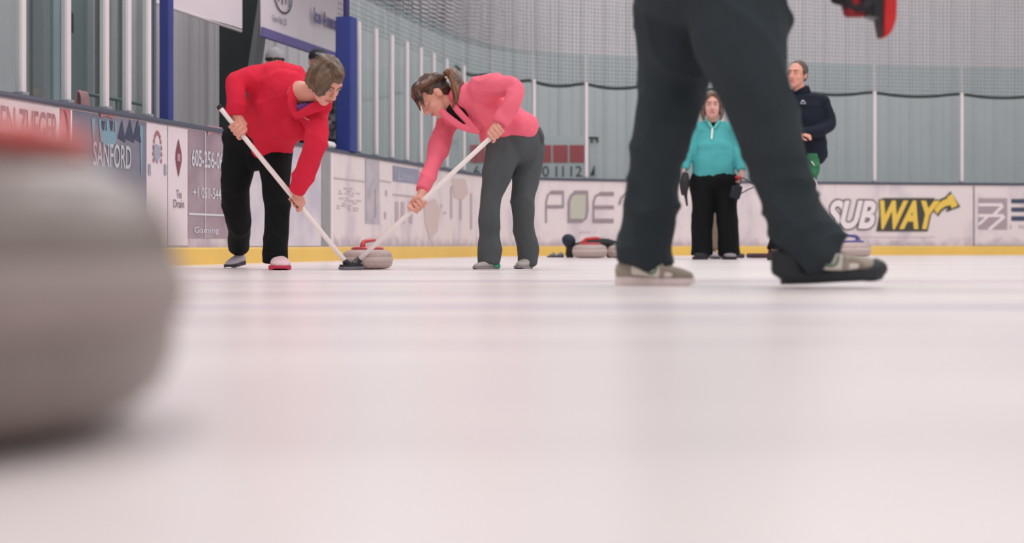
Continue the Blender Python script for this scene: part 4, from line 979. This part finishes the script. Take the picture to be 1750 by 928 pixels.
    bm = BM(); prism(bm, [Q(1511, -60, 4.90), Q(1535, -60, 4.90), Q(1533, 30, 4.90), Q(1526, 52, 4.90), Q(1516, 63, 4.90), Q(1508, 62, 4.90)], V((0, .07, 0))); bmesh.ops.bevel(bm, geom=bm.edges[:], offset=.006, segments=2, affect='EDGES')
    obj('pad', bm, mat('bright_red_fabric', (204, 40, 40), .8, .12, 12), b, 'bright red fabric pad')
    bm = BM(); prism(bm, [Q(1489, -60, 4.895), Q(1511, -60, 4.895), Q(1509, 61, 4.895), Q(1503, 30, 4.895), Q(1494, 28, 4.895)], V((0, .08, 0))); prism(bm, [Q(1480, 18, 4.90), Q(1500, -4, 4.90), Q(1502, 30, 4.90), Q(1482, 27, 4.90)], V((0, .05, 0)))
    obj('head', bm, BLACKP, b, 'black broom head')
    bm = BM(); prism(bm, [Q(1434, -30, 4.90), Q(1462, -30, 4.90), Q(1480, 18, 4.90), Q(1481, 26, 4.90), Q(1449, 26, 4.90)], V((0, .06, 0))); bmesh.ops.bevel(bm, geom=bm.edges[:], offset=.006, segments=2, affect='EDGES')
    obj('strap', bm, mat('deep_red_fabric', (150, 30, 40), .8, .2, 14), b, 'deep red fabric flap')
walker()
# ------------------------------------------------------------------ people by the end boards
def teal():
    d = 14.6
    t = person('person in turquoise zip-neck top and black trousers framed between the walking legs', Q(1221, 443, d).xy.to_3d())
    g = gy(d)
    legs = [([(1203, 312, d, .150), (1202, 345, d, .122), (1200, 380, d, .108), (1199, 412, d-.02, .104), (1199, g-8, d-.02, .112)], None),
            ([(1238, 312, d, .150), (1240, 345, d, .122), (1243, 380, d-.03, .108), (1245, 412, d-.05, .104), (1246, g-8, d-.05, .112)], None)]
    pel = Q(1221, 306, d)
    arms = [([(1193, 224, d, .080), (1182, 246, d, .072), (1174, 268, d-.03, .064), (1169, 288, d-.08, .050)], None),
            ([(1249, 224, d, .080), (1259, 246, d, .070), (1263, 268, d-.05, .062), (1267, 290, d-.12, .050)], None)]
    tors = [([(1220, 300, d, (.222, .175)), (1220, 270, d-.02, (.218, .180)), (1220, 240, d, (.190, .150)), (1220, 219, d, (.150, .105))], (1, 0, 0))]
    bm = BM(); k = 1.18; hc = Q(1217, 181, d-.05)
    P, ax, R = head_vols(bm, hc, (-.12, -1, -.05), (0, 0, 1), k, neck=Q(1219, 213, d))
    limbs(bm, legs, .62, capend=.3); limbs(bm, arms, .6); limbs(bm, tors, .8, capend=.35); ball(bm, pel, (.17, .13, .12))
    relaxed(bm, Q(1169, 286, d-.08), (-.05, -.05, -1), (-1, .1, 0), 1.05, .9)
    relaxed(bm, Q(1267, 289, d-.12), (.05, -.1, -1), (.8, -.5, 0), 1.05, 1.2, -1)
    organic('body', bm, .0062, SKINP, t, 3)
    bm = BM(); limbs(bm, legs, 1, capend=.12); ball(bm, pel, (.232, .185, .15))
    organic('trousers', bm, .010, cloth('black_trousers', (13, 17, 19)), t, 5, .5, folds(.010, (7, 7, 5), 8))
    ct = cloth('turquoise_fleece', (84, 178, 180), .12, 5, .85, .3, .25, 160)
    vee = [(1212, 206), (1214, 212), (1220, 219), (1226, 212), (1227, 206), (1220, 200)]
    bm = BM(); limbs(bm, arms, 1, capend=.25); limbs(bm, tors, 1, capend=.5); ball(bm, Q(1220, 252, d-.09), (.17, .10, .11)); tube(bm, [Q(1193, 222, d), Q(1249, 222, d)], [.085, .085])
    tube(bm, [Q(1220, 298, d), Q(1220, 307, d)], [(.226, .18), (.216, .172)], side=(1, 0, 0), cap=.1)
    tube(bm, [Q(1219, 216, d), Q(1218, 206, d-.01)], [(.085, .075), (.080, .072)], side=(1, 0, 0), cap=.2)
    organic('zip_top', bm, .009, ct, t, 5, .5, folds(.007, (6, 6, 8), 1), front_poly(vee, d-.03), .012)
    bm = BM(); tube(bm, [Q(1219, 220, d-.005), Q(1218, 209, d-.015)], [(.075, .070), (.070, .066)], side=(1, 0, 0), cap=.2); organic('undershirt', bm, .008, cloth('black_shirt', (20, 24, 26)), t, 3)
    bm = BM()
    for q in (-1, 1): tube(bm, [Q(1219+q*2, 219, d-.125), Q(1219+q*7, 211, d-.10), Q(1218+q*11, 204, d-.04)], [(.009, .014), (.010, .020), (.009, .018)], side=(0, -1, 0), seg=10)
    organic('collar', bm, .006, cloth('mint_lining', (104, 190, 180), .1), t, 3)
    bm = BM(); tube(bm, [Q(1217.5, 220, d-.145), Q(1216, 237, d-.19)], [(.010, .006)]*2, side=(1, 0, 0), seg=8); obj('zip', bm, mat('white_zip', (226, 236, 232), .4), t, 'white zip', smooth=True)
    bm = BM(); E = lambda a, b, z, r: ball(bm, P(a, b, z), [q*k for q in r], R)
    E(0, -.024, .034, (.083, .094, .092)); E(0, -.05, -.02, (.078, .06, .085))
    for q in (-1, 1): tube(bm, [P(q*.03, .05, .10), P(q*.074, .025, .04), P(q*.082, .0, -.05), P(q*.074, -.01, -.115)], [.03*k, .024*k, .024*k, .012*k], seg=10)
    organic('hair', bm, .0068, mat('grey_brown_hair', (134, 110, 96), .5, .35, 24, .4, 60, col2=(96, 78, 68)), t, 2, .5, folds(.003, (60, 60, 12), 2))
    face_bits(t, P, ax, R, k, brow=(120, 96, 80), lip=(196, 112, 116))
    sm = (mat('black_shoe', (26, 28, 34), .6), mat('dark_sole', (40, 40, 48), .6), mat('dark_lace', (50, 50, 58), .7)); sg = (mat('grey_toe_shoe', (150, 140, 146), .7), sm[1], sm[2])
    shoe(t, Q(1202, g, d+.10).xy.to_3d(), Q(1195, g, d-.20).xy.to_3d(), 1, sm, wide=1.5, label='black shoe'); shoe(t, Q(1243, g, d+.08).xy.to_3d(), Q(1248, g, d-.22).xy.to_3d(), 1, sg, wide=1.4, label='grey shoe')
    # things in the hands
    h = thing('glove', 'long black glove hanging from the hand of the person in turquoise', 'glove', tuple(Q(1169, 345, d-.1)))
    bm = BM(); tube(bm, [Q(1171, 297, d-.12), Q(1170, 312, d-.13), Q(1169, 325, d-.13)], [(.035, .02), (.055, .024), (.042, .02)], side=(1, 0, 0)); tube(bm, [Q(1168, 322, d-.13), Q(1172, 336, d-.12), Q(1174, 351, d-.11)], [.024, .017, .011], seg=10); tube(bm, [Q(1172, 322, d-.13), Q(1173, 330, d-.12), Q(1172, 340, d-.115)], [.018, .014, .010], seg=10); tube(bm, [Q(1166, 315, d-.13), Q(1165, 325, d-.13), Q(1166, 333, d-.125)], [.018, .015, .010], seg=10)
    organic('mitt', bm, .007, mat('black_glove_leather', (30, 24, 30), .5), h, 2)
    h = thing('camera_pouch', 'small navy pouch with black straps held by the person in turquoise', 'pouch', tuple(Q(1256, 342, d-.2)))
    bm = BM(); box(bm, Q(1257, 329, d-.2), (.11, .07, .13), Matrix.Rotation(.25, 3, 'Y'), .018); box(bm, Q(1262, 321, d-.2), (.07, .075, .05), Matrix.Rotation(.4, 3, 'Y'), .012); obj('pouch', bm, mat('navy_nylon', (24, 28, 44), .7, .2, 20), h)
    bm = BM(); tube(bm, [Q(1266, 331, d-.21), Q(1277, 325, d-.2), Q(1288, 320, d-.2)], [(.012, .006)]*3, side=(0, 1, 0), seg=8); tube(bm, [Q(1262, 320, d-.21), Q(1266, 312, d-.2), Q(1268, 304, d-.18), Q(1285, 312, d-.2)], [(.011, .006)]*4, side=(0, 1, 0), seg=8); obj('strap', bm, BLACKP, h, smooth=True)
    bm = BM(); tube(bm, [Q(1259, 303, d-.19), Q(1265, 304, d-.2)], [.02, .016], seg=10); obj('toggle', bm, mat('red_toggle', (170, 30, 44), .5), h, 'red toggle', smooth=True)
teal()

def navy():
    d = 13.9; g = gy(d)
    t = person('person in dark navy pullover standing right of the walking leg before the end boards', Q(1375, g, d).xy.to_3d())
    legs = [([(1356, 282, d, .135), (1346, 330, d, .105), (1338, 380, d, .090), (1324, 428, d-.05, .078)], None), ([(1374, 282, d, .125), (1374, 330, d, .100), (1372, 380, d, .085), (1370, 434, d, .078)], None)]
    pel = Q(1368, 268, d)
    arms = [([(1346, 168, d, .090), (1338, 195, d, .078), (1338, 218, d-.10, .068), (1362, 228, d-.26, .052)], None), ([(1402, 176, d, .088), (1412, 196, d, .080), (1416, 214, d-.05, .070), (1394, 225, d-.20, .056), (1368, 227, d-.27, .048)], None)]
    tors = [([(1380, 262, d, (.190, .145)), (1378, 230, d, (.195, .155)), (1376, 195, d, (.205, .145)), (1375, 168, d, (.17, .11))], (1, 0, 0))]
    bm = BM(); k = 1.17; hc = Q(1362, 128, d-.04)
    P, ax, R = head_vols(bm, hc, (-.62, -.85, -.02), (.08, 0, 1), k, neck=Q(1371, 160, d))
    limbs(bm, legs, .62, capend=.3); limbs(bm, arms, .6); limbs(bm, tors, .8, capend=.35); ball(bm, pel, (.15, .11, .12))
    relaxed(bm, Q(1370, 226, d-.27), (-1, -.1, -.1), (0, -1, .2), 1.05, .8); relaxed(bm, Q(1360, 228, d-.26), (.9, -.4, -.1), (0, -.6, .8), 1.05, .8)
    organic('body', bm, .0062, SKIN, t, 3)
    bm = BM(); limbs(bm, legs, 1, capend=.12); ball(bm, pel, (.195, .145, .14)); organic('trousers', bm, .010, cloth('black_trousers', (13, 17, 19)), t, 5, .5, folds(.010, (7, 7, 5), 12))
    cn = cloth('navy_fleece', (26, 32, 46), .15, 5, .85, .25, .25, 160)
    bm = BM(); limbs(bm, arms, 1, capend=.3); limbs(bm, tors, 1, capend=.5); tube(bm, [Q(1346, 176, d), Q(1404, 177, d)], [.085, .085]); tube(bm, [Q(1380, 258, d), Q(1380, 268, d)], [(.195, .15), (.19, .146)], side=(1, 0, 0), cap=.1)
    organic('pullover', bm, .009, cn, t, 5, .5, folds(.009, (6, 6, 8), 5))
    bm = BM(); tube(bm, [Q(1371, 160, d), Q(1369, 150, d-.01)], [(.088, .082), (.080, .074)], side=(1, 0, 0), cap=.2); organic('collar', bm, .008, cn, t, 3)
    bm = BM(); tube(bm, [Q(1369, 175, d-.158), Q(1372, 172, d-.158), Q(1376, 175, d-.154)], [.004, .007, .004], seg=8); tube(bm, [Q(1368, 177, d-.158), Q(1377, 177, d-.154)], [.003, .003], seg=8); obj('logo', bm, mat('pale_logo', (188, 192, 198), .6), t, 'pale chest emblem', smooth=True)
    bm = BM(); E = lambda a, b, z, r: ball(bm, P(a, b, z), [q*k for q in r], R)
    E(0, -.026, .040, (.078, .092, .086)); E(0, -.06, -.005, (.068, .042, .06))
    for q in (-1, 1): E(q*.070, .0, .022, (.012, .030, .032))
    organic('hair', bm, .0068, mat('cropped_brown_hair', (88, 70, 62), .6, .3, 40), t, 2, .5)
    face_bits(t, P, ax, R, k, brow=(90, 70, 58), lip=(196, 116, 108))
    sm = (mat('maroon_shoe', (66, 34, 42), .6), mat('dark_sole', (40, 40, 48), .6), mat('dark_lace', (50, 50, 58), .7))
    shoe(t, Q(1314, g, d+.02).xy.to_3d(), Q(1334, g, d-.22).xy.to_3d(), 1, sm, wide=1.1, label='maroon shoe'); shoe(t, Q(1368, g, d+.06).xy.to_3d(), Q(1376, g, d-.2).xy.to_3d(), 1, sm, wide=1.1, label='maroon shoe')
    h = thing('towel', 'green patterned towel hanging at the hip of the person in navy', 'towel', tuple(Q(1391, 312, d-.12)))
    bm = BM()
    for i in range(5): tube(bm, [Q(1381+i*3.2, 264, d-.15), Q(1381+i*3.6+2*math.sin(i*2), 285, d-.17-.01*(i % 2)), Q(1383+i*2.6, 306+3*(i % 2), d-.16)], [(.02, .014), (.026, .018), (.016, .012)], side=(1, 0, 0), seg=10)
    organic('cloth', bm, .007, mat('green_towel', (56, 128, 84), .85, .3, 18, .3, 90, col2=(40, 92, 66)), h, 2)
    bm = BM(); tube(bm, [Q(1390, 306, d-.19), Q(1394, 311, d-.19), Q(1396, 316, d-.18)], [.012, .010, .006], seg=8); tube(bm, [Q(1387, 276, d-.205), Q(1392, 283, d-.205)], [.006, .004], seg=8); obj('trim', bm, mat('white_trim', (224, 228, 222), .6), h, 'white fringe', smooth=True)
navy()

def khaki():
    d = 15.3; g = gy(d)
    t = person('person in khaki trousers mostly hidden behind the person in turquoise', Q(1224, g, d).xy.to_3d())
    legs = [([(1212, 306, d, .12), (1216, 350, d, .09), (1219, 390, d, .082), (1221, 425, d, .080)], None), ([(1240, 306, d, .12), (1240, 350, d, .09), (1239, 390, d, .078), (1238, 430, d, .075)], None)]
    arms = [([(1200, 222, d, .075), (1194, 250, d, .066), (1196, 278, d-.04, .056), (1200, 296, d-.06, .046)], None), ([(1246, 222, d, .075), (1251, 250, d, .066), (1249, 278, d-.04, .056), (1246, 296, d-.06, .046)], None)]
    tors = [([(1224, 300, d, (.17, .13)), (1223, 262, d, (.165, .125)), (1223, 235, d, (.18, .125)), (1223, 220, d, (.14, .1))], (1, 0, 0))]
    bm = BM(); P, ax, R = head_vols(bm, Q(1222, 188, d-.03), (0, -1, 0), (0, 0, 1), 1.05, neck=Q(1223, 216, d))
    limbs(bm, legs, .62, capend=.3); limbs(bm, arms, .6); limbs(bm, tors, .8, capend=.35); ball(bm, Q(1225, 302, d), (.13, .1, .1))
    relaxed(bm, Q(1200, 294, d-.06), (0, 0, -1), (-1, 0, 0)); relaxed(bm, Q(1246, 294, d-.06), (0, 0, -1), (1, 0, 0), 1, .5, -1)
    organic('body', bm, .007, SKINP, t, 3)
    bm = BM(); limbs(bm, legs, 1, capend=.12); ball(bm, Q(1225, 302, d), (.17, .13, .13)); organic('trousers', bm, .010, cloth('khaki_trousers', (168, 150, 132), .15), t, 5, .5, folds(.010, (7, 7, 5), 21))
    bm = BM(); limbs(bm, arms, 1, capend=.3); limbs(bm, tors, 1, capend=.5); tube(bm, [Q(1200, 220, d), Q(1246, 220, d)], [.075, .075]); organic('jacket', bm, .010, cloth('charcoal_jacket', (40, 44, 48)), t, 5)
    bm = BM(); ball(bm, P(0, -.022, .036), (.082, .094, .09), R); organic('hair', bm, .008, mat('short_dark_hair', (70, 56, 48), .6, .3, 30), t, 2)
    sm = (mat('pale_shoe', (196, 186, 192), .7), mat('violet_grey_sole', (92, 84, 100), .6), mat('grey_lace', (150, 145, 150), .7))
    shoe(t, Q(1217, g, d+.06).xy.to_3d(), Q(1226, g, d-.2).xy.to_3d(), 1, sm, wide=1.1); shoe(t, Q(1238, g, d+.06).xy.to_3d(), Q(1243, g, d-.2).xy.to_3d(), 1, sm, wide=1.1)
khaki()

def spectator(p, ytop, d, label, jm, lean):
    FL = .24; pz = lambda y: CH+(HY-y)/F*d
    base = V(((p-CX)/F*d, d, FL)); top = pz(ytop); H = top-FL; k = H/1.72
    t = person(label, base)
    X = lambda a, b, z: base+V((a, b, z))*k
    bm = BM(); P, ax, R = head_vols(bm, X(0, -.03, 1.595), (.35, -.93, -.1), (0, 0, 1), k, neck=X(0, 0, 1.42))
    legs = [([X(s*.09, 0, .86), X(s*.10, -.02, .48), X(s*.10, 0, .07)], [.095*k, .072*k, .065*k]) for s in (-1, 1)]
    arms = [([X(s*.19, 0, 1.37), X(s*.245, .02, 1.10), X(s*.17, -.13, .99+.02*s), X(s*.08, -.2, 1.0)], [.070*k, .058*k, .05*k, .042*k]) for s in (-1, 1)]
    tor = ([X(0, 0, .90), X(0, 0, 1.12), X(0, 0, 1.32), X(0, 0, 1.42)], [(.165*k, .125*k), (.165*k, .125*k), (.185*k, .125*k), (.12*k, .09*k)])
    for a in legs+arms: tube(bm, a[0], [r*.62 for r in a[1]])
    tube(bm, tor[0], [(a*.8, b*.8) for a, b in tor[1]], side=(1, 0, 0)); ball(bm, X(0, 0, .9), (.13*k, .1*k, .1*k))
    for s in (-1, 1): relaxed(bm, X(s*.08, -.2, 1.0), (-s, -.2, 0), (0, -.7, .7), k, .7, s)
    organic('body', bm, .007, SKIN, t, 3)
    bm = BM()
    for a in legs: tube(bm, a[0], a[1], cap=.3)
    ball(bm, X(0, 0, .88), (.165*k, .12*k, .12*k)); organic('trousers', bm, .011, cloth('dark_jeans', (44, 48, 58), .2), t, 4)
    bm = BM()
    for a in arms: tube(bm, a[0], a[1], cap=.4)
    tube(bm, tor[0], tor[1], side=(1, 0, 0), cap=.5); tube(bm, [X(-.19, 0, 1.37), X(.19, 0, 1.37)], [.07*k]*2); organic('jacket', bm, .010, jm, t, 4, .5, folds(.008, (7, 7, 7), p))
    bm = BM(); ball(bm, P(0, -.024, .02), [q*k for q in (.079, .09, .085)], R); organic('hair', bm, .008, mat('short_dark_hair', (70, 56, 48), .6, .3, 30), t, 2)
    for s in (-1, 1): shoe(t, V((X(s*.10, .08, 0).x, d+.08*k, FL)), V((X(s*.12, 0, 0).x, d-.18*k, FL)), k, (mat('black_shoe', (26, 28, 34), .6), mat('dark_sole', (40, 40, 48), .6), mat('dark_lace', (50, 50, 58), .7)))
    face_bits(t, P, ax, R, k)
    return t, P, ax, R, k
camo = cloth('patterned_jacket', (126, 130, 138), .2, 14, .8, .2, .2, 80); camo = mat('black_white_jacket', (150, 152, 156), .8, 0, 16, col2=(34, 36, 42))
t, P, ax, R, k = spectator(471, 84, 13.0, 'person in grey knit beanie behind the boards, behind the red jacket', cloth('brown_jacket', (96, 80, 76)), 0)
bm = BM()
tube(bm, [P(0, -.012, .028), P(0, -.018, .07), P(0, -.022, .105), P(0, -.026, .128)], [(.087*k, .103*k), (.086*k, .100*k), (.068*k, .078*k), (.030*k, .034*k)], side=R @ V((1, 0, 0)), cap=.5, cap0=.15)
organic('beanie', bm, .006, mat('grey_knit', (156, 154, 158), .9, .12, 30, .5, 90, stretch=(1, 1, .3)), t, 2)
bm = BM(); tube(bm, [P(0, -.012, .018), P(0, -.012, .038)], [(.090*k, .106*k)]*2, side=R @ V((1, 0, 0)), cap=.2); organic('beanie_cuff', bm, .006, mat('dark_knit', (40, 38, 42), .9), t, 2)
t, P, ax, R, k = spectator(544, 84, 14.0, 'person in black cap and black-white patterned jacket beside the padded blue pole', camo, 0)
bm = BM(); ball(bm, P(0, -.014, .045), (.085*k, .101*k, .086*k), R); bmesh.ops.bisect_plane(bm, geom=bm.verts[:]+bm.edges[:]+bm.faces[:], plane_co=P(0, 0, .032), plane_no=R @ V((0, 0, 1)), clear_inner=True)
o = obj('cap', bm, mat('black_cap', (26, 28, 36), .7), t, smooth=True)
bm = BM(); tube(bm, [P(-.062, .070, .038), P(-.03, .118, .030), P(.03, .118, .030), P(.062, .070, .038)], [(.012*k, .006*k), (.03*k, .006*k), (.03*k, .006*k), (.012*k, .006*k)], side=R @ V((0, 1, 0)), seg=12); obj('cap_brim', bm, mat('black_cap', (26, 28, 36), .7), o, smooth=True)
bm = BM()
for i in range(6): box(bm, P(-.042+.015*i, .083-abs(i-2.0)*.0022, .078), (.011*k, .010*k, .012*k), R, .002)
obj('cap_lettering', bm, mat('cap_print', (206, 208, 216), .6), o)

# ------------------------------------------------------------------ gear lying along the end boards
d = 16.6; g = thing('sports_bag', 'black sports bag with a navy end lying behind the red-handled parked stone', 'bag', tuple(Q(1008, gy(d), d)))
bm = BM(); tube(bm, [Q(1050, 424, d), Q(1036, 417, d), Q(1010, 417, d), Q(985, 423, d)], [(.12, .06), (.14, .07), (.14, .06), (.12, .05)], side=(0, 1, 0)); tube(bm, [Q(1043, 420, d), Q(1042, 437, d)], [.05, .04]); tube(bm, [Q(976, 424, d), Q(974, 437, d)], [.06, .045]); tube(bm, [Q(1052, 420, d), Q(1060, 434, d)], [.06, .05])
organic('bag', bm, .010, mat('black_canvas', (34, 36, 36), .8, .2, 12), g, 4, .5, folds(.012, (8, 8, 8), 3))
bm = BM(); ball(bm, Q(972, 411, d-.02), (.085, .085, .075), Matrix.Rotation(.5, 3, 'Y')); tube(bm, [Q(972, 414, d), Q(978, 428, d)], [.065, .045]); organic('bag_end', bm, .010, mat('navy_canvas', (30, 40, 58), .7, .15, 10), g, 3, label='rounded navy end')
sm = (mat('silver_grey', (148, 150, 158), .5, .3, 30, col2=(40, 42, 50)), mat('black_rubber', (22, 24, 28), .6), mat('dark_lace', (50, 50, 58), .7))
for px0, px1, lab in ((962, 948, 'silver and black spare shoe lying left of the sports bag'), (948, 938, 'silver and black spare shoe nearest the grey trouser leg')):
    dd = 16.9; e = thing('spare_shoe', lab, 'shoe', tuple(Q(px0, gy(dd), dd).xy.to_3d()), 'spare shoes by the boards')
    shoe(e, Q(px0, 440, dd).xy.to_3d(), Q(px1, 440, dd-.12).xy.to_3d(), 1, sm, wide=1.6)
for i, (px, wd, lab, c) in enumerate(((1236, 64, 'dark violet mat on the ice behind the black trousers', (72, 66, 84)), (1300, 40, 'dark maroon mat on the ice right of the black trousers', (84, 60, 72)))):
    dd = 16.2; s = F/dd; c0 = Q(px, gy(dd), dd); c0.z = .024
    m_ = thing('rubber_mat', lab, 'mat', (c0.x, c0.y, 0)); bm = BM(); box(bm, c0, (wd/s, .42, .046), Matrix(), .014); obj('mat_body', bm, mat('mat_%d' % i, c, .8, .15, 9), m_)
    bm = BM()
    for q in range(5): box(bm, c0+V((-wd/s*.4+q*wd/s*.2, 0, .025)), (wd/s*.06, .40, .006), Matrix(), .002)
    obj('ridges', bm, mat('mat_%d' % i, c, .8), m_)
